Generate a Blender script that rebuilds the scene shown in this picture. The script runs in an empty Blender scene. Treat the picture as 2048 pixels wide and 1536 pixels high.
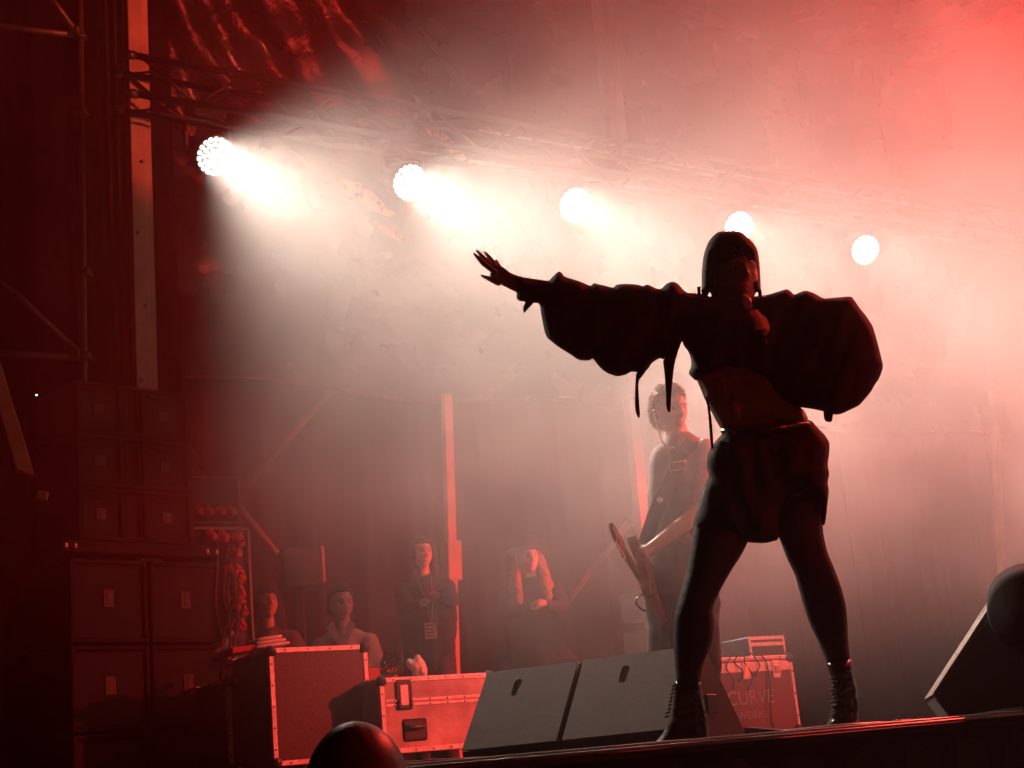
import bpy, bmesh, math, random
from mathutils import Vector, Matrix, noise
from mathutils.geometry import delaunay_2d_cdt
random.seed(7)
S = bpy.context.scene
COL = S.collection
# ------------------------------------------------------------------ camera
FPX = 3000.0
ROLL, PITCH, ZC = math.radians(5.4), math.radians(14.5), -0.03
FW = Vector((0, math.cos(PITCH), math.sin(PITCH)))
_r = Vector((1, 0, 0)); _u = _r.cross(FW)
CR = math.cos(ROLL) * _r - math.sin(ROLL) * _u
CU = math.sin(ROLL) * _r + math.cos(ROLL) * _u
EYE = Vector((0, 0, ZC))
cd = bpy.data.cameras.new('camera'); cam = bpy.data.objects.new('camera', cd); COL.objects.link(cam)
cd.sensor_width = 36; cd.lens = 36 * FPX / 2048; cd.clip_start = 0.05; cd.clip_end = 500
M = Matrix((CR, CU, -FW)).transposed().to_4x4(); M.translation = EYE; cam.matrix_world = M
S.camera = cam
# ------------------------------------------------------------------ world, exposure
W = bpy.data.worlds.new('World'); S.world = W; W.use_nodes = True
_bg = W.node_tree.nodes['Background']
_sky = W.node_tree.nodes.new('ShaderNodeTexSky'); _sky.sky_type = 'NISHITA'; _sky.sun_disc = False
_sky.sun_elevation = math.radians(-6); _sky.sun_rotation = math.radians(40)
W.node_tree.links.new(_sky.outputs[0], _bg.inputs[0]); _bg.inputs[1].default_value = 0.01      # night
S.view_settings.view_transform = 'Standard'; S.view_settings.look = 'None'
S.view_settings.exposure = 0.0; S.view_settings.gamma = 1.0
S.cycles.volume_bounces = 0; S.cycles.max_bounces = 5; S.cycles.diffuse_bounces = 2; S.cycles.glossy_bounces = 2
S.cycles.volume_step_rate = 7.0; S.cycles.volume_max_steps = 64
S.cycles.use_adaptive_sampling = True; S.cycles.adaptive_threshold = 0.02
S.cycles.use_denoising = True; S.cycles.sample_clamp_indirect = 4.0
WHITE_W, RED_W, UP_W = 90.0, 1800.0, 2600.0
WHITE_C, RED_C = (1.0, 0.82, 0.67), (1.0, 0.045, 0.03)
HAZE_D, SMOKE_D = 0.0035, 0.30
# ------------------------------------------------------------------ picture <-> place helpers (to read positions off the photograph)
def ray(x, y): return FW + CR * ((x - 1024) / FPX) - CU * ((y - 768) / FPX)
def P(x, y, D):
    r = ray(x, y); return EYE + r * (D / r.y)
def Pz(x, y, z):
    r = ray(x, y); return EYE + r * ((z - ZC) / r.z)
def proj(w):
    d = w - EYE; k = d.dot(FW); return 1024 + FPX * d.dot(CR) / k, 768 - FPX * d.dot(CU) / k
def along(p, u, px):
    a, b = -2.0, 12.0
    for _ in range(50):
        m = (a + b) / 2
        if proj(p + u * m)[0] < px: a = m
        else: b = m
    return (a + b) / 2
YAW = math.radians(33.3)                       # the back of the stage runs away to the right
UX = Vector((math.cos(YAW), math.sin(YAW), 0)); UN = Vector((-math.sin(YAW), math.cos(YAW), 0)); ZV = Vector((0, 0, 1))
# ------------------------------------------------------------------ materials
MATS = {}
def mat(name, col, rough=.6, metal=0., var=.25, scale=8., bump=.0, bscale=40., emit=None, estr=0., spec=.5, rust=None):
    if name in MATS: return MATS[name]
    m = bpy.data.materials.new(name); m.use_nodes = True; nt = m.node_tree; b = nt.nodes['Principled BSDF']
    tc = nt.nodes.new('ShaderNodeTexCoord')
    n = nt.nodes.new('ShaderNodeTexNoise'); n.inputs['Scale'].default_value = scale; n.inputs['Detail'].default_value = 6
    nt.links.new(tc.outputs['Object'], n.inputs['Vector'])
    r = nt.nodes.new('ShaderNodeValToRGB'); r.color_ramp.elements[0].position = .3; r.color_ramp.elements[1].position = .72
    lo = rust or tuple(c * (1 - var) for c in col); hi = tuple(min(1, c * (1 + var)) for c in col)
    r.color_ramp.elements[0].color = (*lo, 1); r.color_ramp.elements[1].color = (*hi, 1)
    nt.links.new(n.outputs['Fac'], r.inputs[0]); nt.links.new(r.outputs[0], b.inputs['Base Color'])
    mr = nt.nodes.new('ShaderNodeMapRange'); mr.inputs[3].default_value = max(.02, rough - .12); mr.inputs[4].default_value = min(1, rough + .12)
    nt.links.new(n.outputs['Fac'], mr.inputs[0]); nt.links.new(mr.outputs[0], b.inputs['Roughness'])
    b.inputs['Metallic'].default_value = metal; b.inputs['Specular IOR Level'].default_value = spec
    if bump:
        n2 = nt.nodes.new('ShaderNodeTexNoise'); n2.inputs['Scale'].default_value = bscale; n2.inputs['Detail'].default_value = 5
        nt.links.new(tc.outputs['Object'], n2.inputs['Vector'])
        bp = nt.nodes.new('ShaderNodeBump'); bp.inputs['Strength'].default_value = bump; bp.inputs['Distance'].default_value = .02
        nt.links.new(n2.outputs['Fac'], bp.inputs['Height']); nt.links.new(bp.outputs[0], b.inputs['Normal'])
    if emit:
        b.inputs['Emission Color'].default_value = (*emit, 1); b.inputs['Emission Strength'].default_value = estr
        m.cycles.emission_sampling = 'NONE'
    MATS[name] = m; return m
BLACK = mat('black_paint', (.018, .018, .018), .55, var=.3, bump=.15, bscale=120)
CLOTH = mat('black_cloth', (.02, .018, .018), .9, var=.35, scale=14, bump=.06, bscale=400, spec=.2)
DARK = mat('dark_metal', (.014, .014, .014), .45, metal=.3)
STEEL = mat('steel_tube', (.34, .34, .33), .38, metal=.9, var=.3, scale=20)
RUSTY = mat('scaffold_tube', (.12, .085, .06), .5, metal=.6, var=.4, scale=18)
ALU = mat('case_aluminium', (.62, .60, .58), .45, metal=.35, var=.28, scale=26, bump=.1, bscale=90)
WOOD = mat('pale_timber', (.42, .28, .18), .7, var=.28, scale=5, bump=.2, bscale=30)
GRILLE = mat('speaker_grille', (.006, .006, .006), .75, var=.3, scale=60, bump=.4, bscale=400)
PACAB = mat('cabinet_paint', (.008, .006, .005), .7, spec=.2, var=.35, scale=10, bump=.2, bscale=200)
WEDGE = mat('wedge_paint', (.19, .160, .145), .75, var=.14, scale=30, bump=.25, bscale=300)
PLASTIC = mat('black_plastic', (.02, .02, .02), .3)
REDPL = mat('red_plug_plastic', (.55, .03, .025), .35, var=.2)
CABLE = mat('black_cable', (.02, .02, .02), .25)
SKIN = None
# ------------------------------------------------------------------ mesh helpers
def xf(loc=(0, 0, 0), rz=0.): return Matrix.Translation(Vector(loc)) @ Matrix.Rotation(rz, 4, 'Z')
class MB:
    def __init__(s): s.bm = bmesh.new()
    def _add(s, geo_verts, m):
        if m is not None: bmesh.ops.transform(s.bm, matrix=m, verts=geo_verts)
    def box(s, lo, hi, bev=0., m=None):
        r = bmesh.ops.create_cube(s.bm, size=1.0); vs = r['verts']
        for v in vs: v.co = Vector([(lo[i] + hi[i]) / 2 + v.co[i] * (hi[i] - lo[i]) for i in range(3)])
        if bev:
            es = list({e for v in vs for e in v.link_edges})
            r = bmesh.ops.bevel(s.bm, geom=es, offset=bev, segments=1, affect='EDGES'); vs = list({v for f in r['faces'] for v in f.verts} | {v for v in vs if v.is_valid})
        s._add(vs, m); return s
    def tube(s, pts, r, n=8, m=None, cap=True):
        pts = [Vector(p) for p in pts]; rs = r if isinstance(r, (list, tuple)) else [r] * len(pts)
        rings = []; ref = None
        for i, p in enumerate(pts):
            t = (pts[min(i + 1, len(pts) - 1)] - pts[max(i - 1, 0)]).normalized()
            if ref is None: ref = t.orthogonal().normalized()
            a = (ref - t * ref.dot(t)); a = a.normalized() if a.length > 1e-6 else t.orthogonal().normalized(); ref = a; b = t.cross(a)
            rings.append([s.bm.verts.new(p + (a * math.cos(2 * math.pi * k / n) + b * math.sin(2 * math.pi * k / n)) * rs[i]) for k in range(n)])
        for i in range(len(rings) - 1):
            for k in range(n): s.bm.faces.new((rings[i][k], rings[i][(k + 1) % n], rings[i + 1][(k + 1) % n], rings[i + 1][k]))
        if cap:
            s.bm.faces.new(list(reversed(rings[0]))); s.bm.faces.new(rings[-1])
        s._add([v for g in rings for v in g], m); return s
    def lathe(s, prof, n=24, m=None):     # prof: (radius, z)
        rings = [[s.bm.verts.new((max(r, 1e-4) * math.cos(2 * math.pi * k / n), max(r, 1e-4) * math.sin(2 * math.pi * k / n), z)) for k in range(n)] for r, z in prof]
        for i in range(len(rings) - 1):
            for k in range(n): s.bm.faces.new((rings[i][k], rings[i][(k + 1) % n], rings[i + 1][(k + 1) % n], rings[i + 1][k]))
        s.bm.faces.new(list(reversed(rings[0]))); s.bm.faces.new(rings[-1])
        s._add([v for g in rings for v in g], m); return s
    def prism(s, poly, y0, y1, m=None):   # poly in x,z
        a = [s.bm.verts.new((x, y0, z)) for x, z in poly]; b = [s.bm.verts.new((x, y1, z)) for x, z in poly]; n = len(poly)
        s.bm.faces.new(a); s.bm.faces.new(list(reversed(b)))
        for i in range(n): s.bm.faces.new((a[(i + 1) % n], a[i], b[i], b[(i + 1) % n]))
        s._add(a + b, m); return s
    def build(s, name, mt, parent=None, world=False, smooth=False, bev=0.):
        if bev: bmesh.ops.bevel(s.bm, geom=list(s.bm.edges), offset=bev, segments=1, affect='EDGES', clamp_overlap=True)
        bmesh.ops.recalc_face_normals(s.bm, faces=s.bm.faces)
        me = bpy.data.meshes.new(name); s.bm.to_mesh(me); s.bm.free()
        return link(name, me, mt, parent, world, smooth)
def gmat(o):
    m = Matrix.LocRotScale(o.location, o.rotation_euler, o.scale)
    return gmat(o.parent) @ m if o.parent else m
def link(name, me, mt, parent=None, world=False, smooth=False):
    if mt is not None and not me.materials: me.materials.append(mt)
    if smooth: me.polygons.foreach_set('use_smooth', [True] * len(me.polygons))
    o = bpy.data.objects.new(name, me); COL.objects.link(o)
    if parent is not None:
        if world: me.transform(gmat(parent).inverted())
        o.parent = parent
    return o
def thing(name, label, cat, loc=(0, 0, 0), rz=0., group=None):
    o = bpy.data.objects.new(name, None); COL.objects.link(o); o.empty_display_size = .1
    o.location = loc; o.rotation_euler = (0, 0, rz); return tag(o, label, cat, group)
def tag(o, label, cat, group=None, kind=None):
    if label: o['label'] = label
    if cat: o['category'] = cat
    if group: o['group'] = group
    if kind: o['kind'] = kind
    return o
def copy_tree(o, parent=None):
    c = o.copy(); COL.objects.link(c); c.parent = parent
    for ch in [k for k in o.children]: copy_tree(ch, c)
    return c
def struct(o): o['kind'] = 'structure'; return o
# outline read in the picture -> rounded closed body at distance D (front and back bulge to real thickness)
def inpoly(x, y, poly):
    c = False; n = len(poly); j = n - 1
    for i in range(n):
        xi, yi = poly[i]; xj, yj = poly[j]
        if (yi > y) != (yj > y) and x < (xj - xi) * (y - yi) / (yj - yi) + xi: c = not c
        j = i
    return c
def edist(x, y, poly):
    best = 1e9; n = len(poly)
    for i in range(n):
        x0, y0 = poly[i]; x1, y1 = poly[(i + 1) % n]; dx, dy = x1 - x0, y1 - y0; L = dx * dx + dy * dy or 1
        t = max(0, min(1, ((x - x0) * dx + (y - y0) * dy) / L)); d = (x - x0 - t * dx) ** 2 + (y - y0 - t * dy) ** 2
        if d < best: best = d
    return math.sqrt(best)
def subdiv(poly, step):
    out = []
    for i in range(len(poly)):
        a, b = poly[i], poly[(i + 1) % len(poly)]; n = max(1, int(math.hypot(b[0] - a[0], b[1] - a[1]) / step))
        out += [(a[0] + (b[0] - a[0]) * k / n, a[1] + (b[1] - a[1]) * k / n) for k in range(n)]
    return out
def chaikin(poly, it=1):
    for _ in range(it):
        o = []
        for i in range(len(poly)):
            a, b = poly[i], poly[(i + 1) % len(poly)]
            o += [(a[0] * .8 + b[0] * .2, a[1] * .8 + b[1] * .2), (a[0] * .2 + b[0] * .8, a[1] * .2 + b[1] * .8)]
        poly = o
    return poly
def inflate(poly, D, front, back, step=6, wid=None, folds=0., fscale=.02, hole=None, depth=None, seed=0, smooth=1, fang=.35):
    """poly in photo px; front/back = bulge in metres; wid = rounding width in px; depth(x,y) shifts the sheet along the view."""
    if smooth: poly = chaikin(poly, smooth)
    ring = subdiv(poly, step); k = D / FPX; wid = wid or max(front, back) / k
    xs = [p[0] for p in poly]; ys = [p[1] for p in poly]; pts = [Vector(p) for p in ring]; n = len(ring)
    edges = [(i, (i + 1) % n) for i in range(n)]
    y = min(ys) + step * .5; row = 0
    while y < max(ys):
        x = min(xs) + (step * .5 if row % 2 else 0)
        while x < max(xs):
            if inpoly(x, y, poly) and edist(x, y, poly) > step * .55: pts.append(Vector((x, y)))
            x += step
        y += step * .87; row += 1
    vo, _, fo, *_r = delaunay_2d_cdt(pts, edges, [list(range(n))], 1, 1e-4)
    bd = {}
    fr, bk, verts = [], [], []
    dist = [edist(v.x, v.y, poly) for v in vo]
    for v, d in zip(vo, dist):
        q = min(d / wid, 1.); t = math.sqrt(max(0, 1 - (1 - q) ** 2)); dz = depth(v.x, v.y) if depth else 0.
        wv = 14 * noise.noise(Vector((v.x * .012, v.y * .012, seed + 3))); ca, sa = math.cos(fang), math.sin(fang)
        fu, fv = ((v.x + wv) * ca + v.y * sa) * fscale, (-v.x * sa + v.y * ca) * fscale * .28
        f = folds * min(1, d / 10) * (noise.noise(Vector((fu, fv, seed))) + .6 * (.3 - abs(noise.noise(Vector((fu * 2.1, fv * 1.5, seed + 9))))))
        c = P(v.x, v.y, D + dz); dirn = (c - EYE).normalized()
        if d < .3:
            fr.append(len(verts)); bk.append(len(verts)); verts.append(c)
        else:
            fr.append(len(verts)); verts.append(c - dirn * (front * t + f * t)); bk.append(len(verts)); verts.append(c + dirn * (back * t + f * t))
    faces = []
    for f in fo:
        if hole is None or min(dist[i] for i in f) < hole(sum(vo[i].x for i in f) / 3, sum(vo[i].y for i in f) / 3): faces.append([fr[i] for i in f])
        faces.append([bk[i] for i in reversed(f)])
    faces = [f for f in faces if len(set(f)) == 3]
    return verts, faces
def pymesh(name, verts, faces):
    me = bpy.data.meshes.new(name); me.from_pydata([tuple(v) for v in verts], [], faces)
    bm = bmesh.new(); bm.from_mesh(me); bmesh.ops.delete(bm, geom=[v for v in bm.verts if not v.link_faces], context='VERTS')
    bmesh.ops.recalc_face_normals(bm, faces=bm.faces); bm.to_mesh(me); bm.free(); return me
def puff(name, mt, parent, *a, thick=0., **k):
    me = pymesh(name, *inflate(*a, **k))
    if thick:
        o = bpy.data.objects.new('t', me); COL.objects.link(o); md = o.modifiers.new('s', 'SOLIDIFY'); md.thickness = thick; md.offset = 0
        me = realise(o, name)
    return link(name, me, mt, parent, True, True)
def realise(o, name):
    dg = bpy.context.evaluated_depsgraph_get(); dg.update(); me = bpy.data.meshes.new_from_object(o.evaluated_get(dg)); me.name = name
    bpy.data.objects.remove(o); return me
# rounded capsules fused into one skin
def capsule(mb, p0, r0, p1, r1, n=12):
    p0, p1 = Vector(p0), Vector(p1); d = (p1 - p0); L = d.length or 1e-4; d.normalize(); pts, rs = [], []
    for k in range(4): a = math.pi / 2 * (1 - k / 4); pts.append(p0 - d * r0 * math.sin(a)); rs.append(max(.001, r0 * math.cos(a)))
    for k in range(3): pts.append(p0 + d * L * k / 2); rs.append(r0 + (r1 - r0) * k / 2)
    for k in range(1, 5): a = math.pi / 2 * k / 4; pts.append(p1 + d * r1 * math.sin(a)); rs.append(max(.001, r1 * math.cos(a)))
    mb.tube(pts, rs, n)
def fuse(name, caps, voxel, extra=(), folds=0., fs=18., smooth_it=4):
    mb = MB()
    for c in caps: capsule(mb, *c)
    me = bpy.data.meshes.new(name); mb.bm.to_mesh(me); 
    for vs, fs_ in extra:
        b2 = bmesh.new(); b2.from_mesh(me); idx = [b2.verts.new(v) for v in vs]
        for f in fs_:
            try: b2.faces.new([idx[i] for i in f])
            except ValueError: pass
        b2.to_mesh(me); b2.free()
    mb.bm.free()
    o = bpy.data.objects.new('t', me); COL.objects.link(o)
    md = o.modifiers.new('r', 'REMESH'); md.mode = 'VOXEL'; md.voxel_size = voxel
    md = o.modifiers.new('s', 'SMOOTH'); md.factor = .5; md.iterations = smooth_it
    me = realise(o, name)
    if folds:
        me.calc_loop_triangles(); ns = [v.normal.copy() for v in me.vertices]
        for v, nn in zip(me.vertices, ns):
            c = v.co; v.co = c + nn * folds * (noise.noise(Vector((c.x * fs, c.y * fs, c.z * fs * .55))) + .5 * noise.noise(c * fs * 2.3))
    return me
# ------------------------------------------------------------------ heads with faces
def skin_mat(name, col):
    if name in MATS: return MATS[name]
    m = mat(name, col, .5, var=.12, scale=30, bump=.08, bscale=200); nt = m.node_tree; b = nt.nodes['Principled BSDF']
    at = nt.nodes.new('ShaderNodeAttribute'); at.attribute_name = 'tone'; mx = nt.nodes.new('ShaderNodeMix'); mx.data_type = 'RGBA'; mx.blend_type = 'MULTIPLY'
    mx.inputs['Factor'].default_value = 1
    src = b.inputs['Base Color'].links[0].from_socket; nt.links.new(src, mx.inputs['A']); nt.links.new(at.outputs['Color'], mx.inputs['B']); nt.links.new(mx.outputs['Result'], b.inputs['Base Color'])
    return m
def head_geo(c, h, yaw, pitch=0., roll=0., beard=0., bold=1.):
    """A head of height h centred at c looking to -Y (towards the camera) turned by yaw (positive = to the picture's right)."""
    NU, NV = 84, 64; vs, cols, fs = [], [], []; k = h / .235
    R = Matrix.Rotation(yaw, 3, 'Z') @ Matrix.Rotation(pitch, 3, 'X') @ Matrix.Rotation(roll, 3, 'Y')
    g = lambda x, z, cx, cz, sx, sz: math.exp(-((x - cx) / sx) ** 2 - ((z - cz) / sz) ** 2)
    for j in range(NV + 1):
        th = math.pi * j / NV
        for i in range(NU):
            ph = 2 * math.pi * i / NU; x, y, z = math.sin(th) * math.sin(ph), -math.sin(th) * math.cos(ph), math.cos(th)
            X, Y, Z = x * .076, y * .096, z * .1175
            if z < -.1: t = (-z - .1) / .9; X *= 1 - .34 * t * t; Y = Y * (1 - .12 * t) - .012 * t
            if y > 0 and z < 0: Y *= 1 + .25 * z
            tone = [1., 1., 1.]
            if y < 0:
                fr = min(1, -y * 1.6)
                sx = abs(X)
                d = .021 * g(X, Z, 0, -.022, .013, .014) + .011 * g(X, Z, 0, .004, .009, .030) + .006 * g(sx, Z, .012, -.026, .008, .008)
                d -= .012 * g(sx, Z, .031, .010, .016, .012); d += .006 * g(sx, Z, .030, .009, .010, .007)
                d += .006 * g(sx, Z, .030, .030, .022, .008); d += .004 * g(sx, Z, .042, -.022, .018, .018)
                d += .007 * g(X, Z, 0, -.058, .020, .0055) + .008 * g(X, Z, 0, -.070, .017, .0065) - .004 * g(X, Z, 0, -.064, .022, .003)
                d -= .004 * g(X, Z, 0, -.082, .020, .006); d += .008 * g(X, Z, 0, -.100, .018, .014); d -= .006 * g(sx, Z, .045, -.055, .016, .03)
                Y -= d * fr
                lip = max(g(X, Z, 0, -.058, .022, .006), g(X, Z, 0, -.070, .019, .007)); eye = g(sx, Z, .031, .009, .0115, .0055); brow = g(sx, Z, .032, .031, .021 * bold ** .3, .0045 * bold)
                iris = g(sx, Z, .031, .009, .0050 * bold ** 1.3, .0050 * bold); mouth = g(X, Z, 0, -.064, .022, .0022 * bold ** 1.5)
                for q in range(3):
                    tone[q] = tone[q] * (1 - .75 * brow) * (1 - .6 * mouth); 
                    if eye > .45: tone[q] = 1.35
                    if iris > .45: tone[q] = .06
                    elif .25 < eye <= .45: tone[q] *= .25
                tone[1] *= 1 - .45 * lip; tone[2] *= 1 - .4 * lip
                bd = beard * (1 if (Z < -.045 and lip < .3) else .0)
                tone = [t_ * (1 - .7 * bd) for t_ in tone]
            v = R @ Vector((X, Y, Z)) * k; vs.append(Vector(c) + v); cols.append(tone)
    for j in range(NV):
        for i in range(NU): fs.append((j * NU + i, j * NU + (i + 1) % NU, (j + 1) * NU + (i + 1) % NU, (j + 1) * NU + i))
    for sgn in (-1, 1):                                    # ears
        b0 = len(vs)
        for j in range(7):
            for i in range(10):
                th = math.pi * j / 6; ph = 2 * math.pi * i / 10
                e = Vector((sgn * (.076 + .008 * math.sin(th) * math.cos(ph)), .012 + .017 * math.sin(th) * math.sin(ph), -.006 + .030 * math.cos(th)))
                vs.append(Vector(c) + R @ e * k); cols.append([1, .9, .9])
        for j in range(6):
            for i in range(10): fs.append((b0 + j * 10 + i, b0 + j * 10 + (i + 1) % 10, b0 + (j + 1) * 10 + (i + 1) % 10, b0 + (j + 1) * 10 + i))
    return vs, cols, fs
def body_with_head(name, caps, voxel, head, mt, parent, extra=()):
    me0 = fuse(name, caps, voxel, extra); hv, hc, hf = head
    vs = [v.co.copy() for v in me0.vertices]; fs = [tuple(p.vertices) for p in me0.polygons]; n0 = len(vs)
    me = bpy.data.meshes.new(name); me.from_pydata([tuple(v) for v in vs + hv], [], fs + [tuple(i + n0 for i in f) for f in hf]); me.update()
    at = me.color_attributes.new('tone', 'FLOAT_COLOR', 'POINT')
    at.data.foreach_set('color', [1.] * (4 * n0) + [q for c in hc for q in (*c, 1.)])
    return link(name, me, mt, parent, True, True)
def hair_geo(c, h, yaw, fn, n=40, lift=.012, seed=0, rough=1., rib=0.):
    """a cap of hair: the part of a slightly bigger head where fn(x,y,z) is true, rough at the surface"""
    k = h / .235; R = Matrix.Rotation(yaw, 3, 'Z'); vs, fs, keep = [], [], []
    NU, NV = (240 if rib else 64), 40
    for j in range(NV + 1):
        for i in range(NU):
            th = math.pi * j / NV; ph = 2 * math.pi * i / NU; x, y, z = math.sin(th) * math.sin(ph), -math.sin(th) * math.cos(ph), math.cos(th)
            q = 1 + rough * .10 * noise.noise(Vector((x * 9, y * 9, z * 9 + seed))) + rough * .06 * noise.noise(Vector((x * 25, y * 25, z * 25 + seed)))
            q += rib * math.cos(ph * 30) * min(1, 4 * math.sin(th)); v = Vector((x * (.076 + lift), y * (.096 + lift), z * (.1175 + lift))) * q
            vs.append(Vector(c) + R @ v * k); keep.append(fn(x, y, z))
    for j in range(NV):
        for i in range(NU):
            f = (j * NU + i, j * NU + (i + 1) % NU, (j + 1) * NU + (i + 1) % NU, (j + 1) * NU + i)
            if all(keep[a] for a in f): fs.append(f)
    return vs, fs
def hair(name, mt, parent, *a, thick=.016, strands=0, slen=.04, **k):
    me = pymesh(name, *hair_geo(*a, **k)); o = bpy.data.objects.new('t', me); COL.objects.link(o); md = o.modifiers.new('s', 'SOLIDIFY'); md.thickness = thick; md.offset = -1
    me = realise(o, name); vs, fs = [v.co.copy() for v in me.vertices], [tuple(q.vertices) for q in me.polygons]
    if strands:
        c, h, yaw, fn = a[:4]; R_ = Matrix.Rotation(yaw, 3, 'Z'); kk = h / .235; lift = k.get('lift', .012); rn = random.Random(k.get('seed', 0)); made = 0
        while made < strands:
            z = rn.uniform(-1, 1); ph = rn.uniform(0, 6.283); q = math.sqrt(1 - z * z); d = Vector((q * math.sin(ph), -q * math.cos(ph), z))
            if not fn(d.x, d.y, d.z): continue
            made += 1; p = Vector((d.x * (.076 + lift * .8), d.y * (.096 + lift * .8), d.z * (.1175 + lift * .8)))
            t_ = (d * .8 + Vector((rn.uniform(-.8, .8), rn.uniform(-.8, .5), rn.uniform(-1.2, .5)))).normalized(); s1 = t_.orthogonal().normalized() * .0028; s2 = t_.cross(s1)
            L_ = slen * rn.uniform(.5, 1.2); tip = p + t_ * L_ - Vector((0, 0, L_ * .25)); b0 = len(vs)
            for w_ in (p + s1, p + s2, p - s1, p - s2, tip): vs.append(Vector(c) + R_ @ w_ * kk)
            for i_ in range(4): fs.append((b0 + i_, b0 + (i_ + 1) % 4, b0 + 4))
    me = bpy.data.meshes.new(name); me.from_pydata([tuple(v) for v in vs], [], fs); me.update()
    return link(name, me, mt, parent, True, True)
# ================================================================== the setting
mb = MB(); mb.box((-30, -24, -1.45), (30, 30, -1.30)); struct(mb.build('ground', mat('trodden_ground', (.06, .05, .045), .9, bump=.6, bscale=6)))
EDGE0 = Vector((.73, 4.6, 0)); EU = UX.copy(); EN = UN.copy()          # the front edge of the stage runs with the back of it
def stage_pt(a, b, z): return EDGE0 + EU * a + EN * b + ZV * z
SM = xf(EDGE0, YAW)
# stage deck: boards laid side by side, each a piece of its own
deck = struct(MB().box((-7, .02, -.16), (9, 14, -.03), m=SM).build('stage_floor', BLACK))
board_me = None
PLY = mat('deck_plywood', (.035, .03, .028), .55, var=.35, scale=4, bump=.2, bscale=60)
for i in range(8):
    for j in range(7):
        if board_me is None:
            b_ = MB().box((0.003, .003, -.03), (1.997, .997, 0.), .004).build('deck_board', PLY, deck); board_me = b_.data
        else:
            b_ = bpy.data.objects.new('deck_board', board_me); COL.objects.link(b_); b_.parent = deck
        b_.location = SM @ Vector((-7 + i * 2, .02 + j * 1, 0)); b_.rotation_euler = (0, 0, YAW)
# front rail (metal lip of the deck) and the skirt under it
struct(MB().box((-7, -.012, -.022), (9, .018, .002), .003, m=SM).build('stage_edge_rail', mat('edge_rail', (.05, .046, .044), .4, metal=.7, var=.3, scale=12)))
nos = MB(); nos.tube([SM @ Vector((-7, .0, .004)), SM @ Vector((9, .0, .004))], 0.007, 16); struct(nos.build('stage_nosing', mat('nosing_steel', (.40, .38, .37), .35, metal=.9, var=.25, scale=9), smooth=True))
sk = MB(); nseg = 420; prev = None
for i in range(nseg + 1):
    a = -7 + 16 * i / nseg; o_ = .03 + .02 * math.sin(a * 26) + .012 * math.sin(a * 61 + 1)
    cur = [sk.bm.verts.new(SM @ Vector((a, o_ * (0.2 if k == 0 else 1) - .004, z))) for k, z in enumerate((-.024, -.10, -1.29))]
    if prev:
        for k in range(2): sk.bm.faces.new((prev[k], cur[k], cur[k + 1], prev[k + 1]))
    prev = cur
struct(sk.build('stage_skirt', CLOTH, smooth=True))

# ------------------------------------------------------------------ tarpaulins
TARP = mat('black_tarpaulin', (.016, .012, .011), .26, var=.3, scale=3, bump=.3, bscale=26, spec=.5)
WA = P(390, 760, 12.0); TZ = WA.z                                         # lower hem of the tarp wall
def wall_pt(a, z, off=0.): return Vector((WA.x, WA.y, 0)) + UX * a + UN * off + ZV * z
def sheet(fn, nu, nv):
    mb = MB(); g = [[mb.bm.verts.new(fn(i / nu, j / nv)) for i in range(nu + 1)] for j in range(nv + 1)]
    for j in range(nv):
        for i in range(nu): mb.bm.faces.new((g[j][i], g[j][i + 1], g[j + 1][i + 1], g[j + 1][i]))
    return mb
def tarp_fn(u, v):
    a = -1.0 + 11 * u; z = TZ + (7.9 - TZ) * v
    k = (a + (z - 5) * .66)                                             # slanting pleats
    top = max(0, min(1, (z - 4.9) / .6)) * max(.08, min(1, (3.6 - a) / 1.6))
    off = top * .09 * math.sin(k * 9.5 + 2 * noise.noise(Vector((a, z, 3)))) + .22 * noise.noise(Vector((a * .55, z * .7, 1.7)))
    off += .05 * noise.noise(Vector((a * 2.1 + z, z * 2.6 - a * .8, 4))) + .010 * noise.noise(Vector((a * 6 + z * 3, z * 7, 8))) + .012 * abs(noise.noise(Vector((a * 15, z * 19, 2))))
    hem = 1 - min(1, v * 6); off -= .10 * hem
    return wall_pt(a, z + .04 * math.sin(a * 2.2) * hem - .03 * a * hem * .5, off)
t = thing('tarpaulin_wall', 'black glossy crinkled tarpaulin hung behind the row of lamps', 'tarpaulin', wall_pt(0, TZ))
sheet(tarp_fn, 330, 130).build('sheet', TARP, t, True, True)
hm = MB(); hm.tube([tarp_fn(i / 60, 0) + Vector((0, 0, -.01)) for i in range(61)], .02, 6); hm.build('hem', TARP, t, True, True)
t = thing('tarpaulin_roof', 'dark tarpaulin roof sheet above the stage', 'tarpaulin', wall_pt(0, 7.8))
sheet(lambda u, v: wall_pt(-3 + 13 * u, 7.95 + .6 * v + .10 * math.sin(u * 40) * math.sin(3.14 * v) + .1 * noise.noise(Vector((u * 12, v * 9, 5))), .3 - 9 * v), 120, 60).build('sheet', TARP, t, True, True)
bk = thing('black_backdrop', 'black pleated cloth backdrop hanging behind the crew', 'curtain', wall_pt(0, 0, 1.2))
sheet(lambda u, v: wall_pt(-4 + 15 * u, -.1 + 3.9 * v, 1.2 + .06 * math.sin(u * 150 + 2 * math.sin(u * 31)) + .03 * math.sin(u * 370)), 420, 4).build('cloth', mat('backdrop_cloth', (.02, .014, .013), .95, var=.2, scale=3, bump=.3, bscale=200, spec=.1), bk, True, True)
# black drape beside the left post
dr = thing('black_drape', 'narrow black drape hanging beside the tall timber post', 'curtain', P(228, 1500, 10.3))
sheet(lambda u, v: P(196 + 60 * u + 26 * (1 - v), 790 - 900 * v, 10.35) + Vector((0, .03 * math.sin(u * 22), 0)), 40, 4).build('cloth', CLOTH, dr, True, True)

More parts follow.
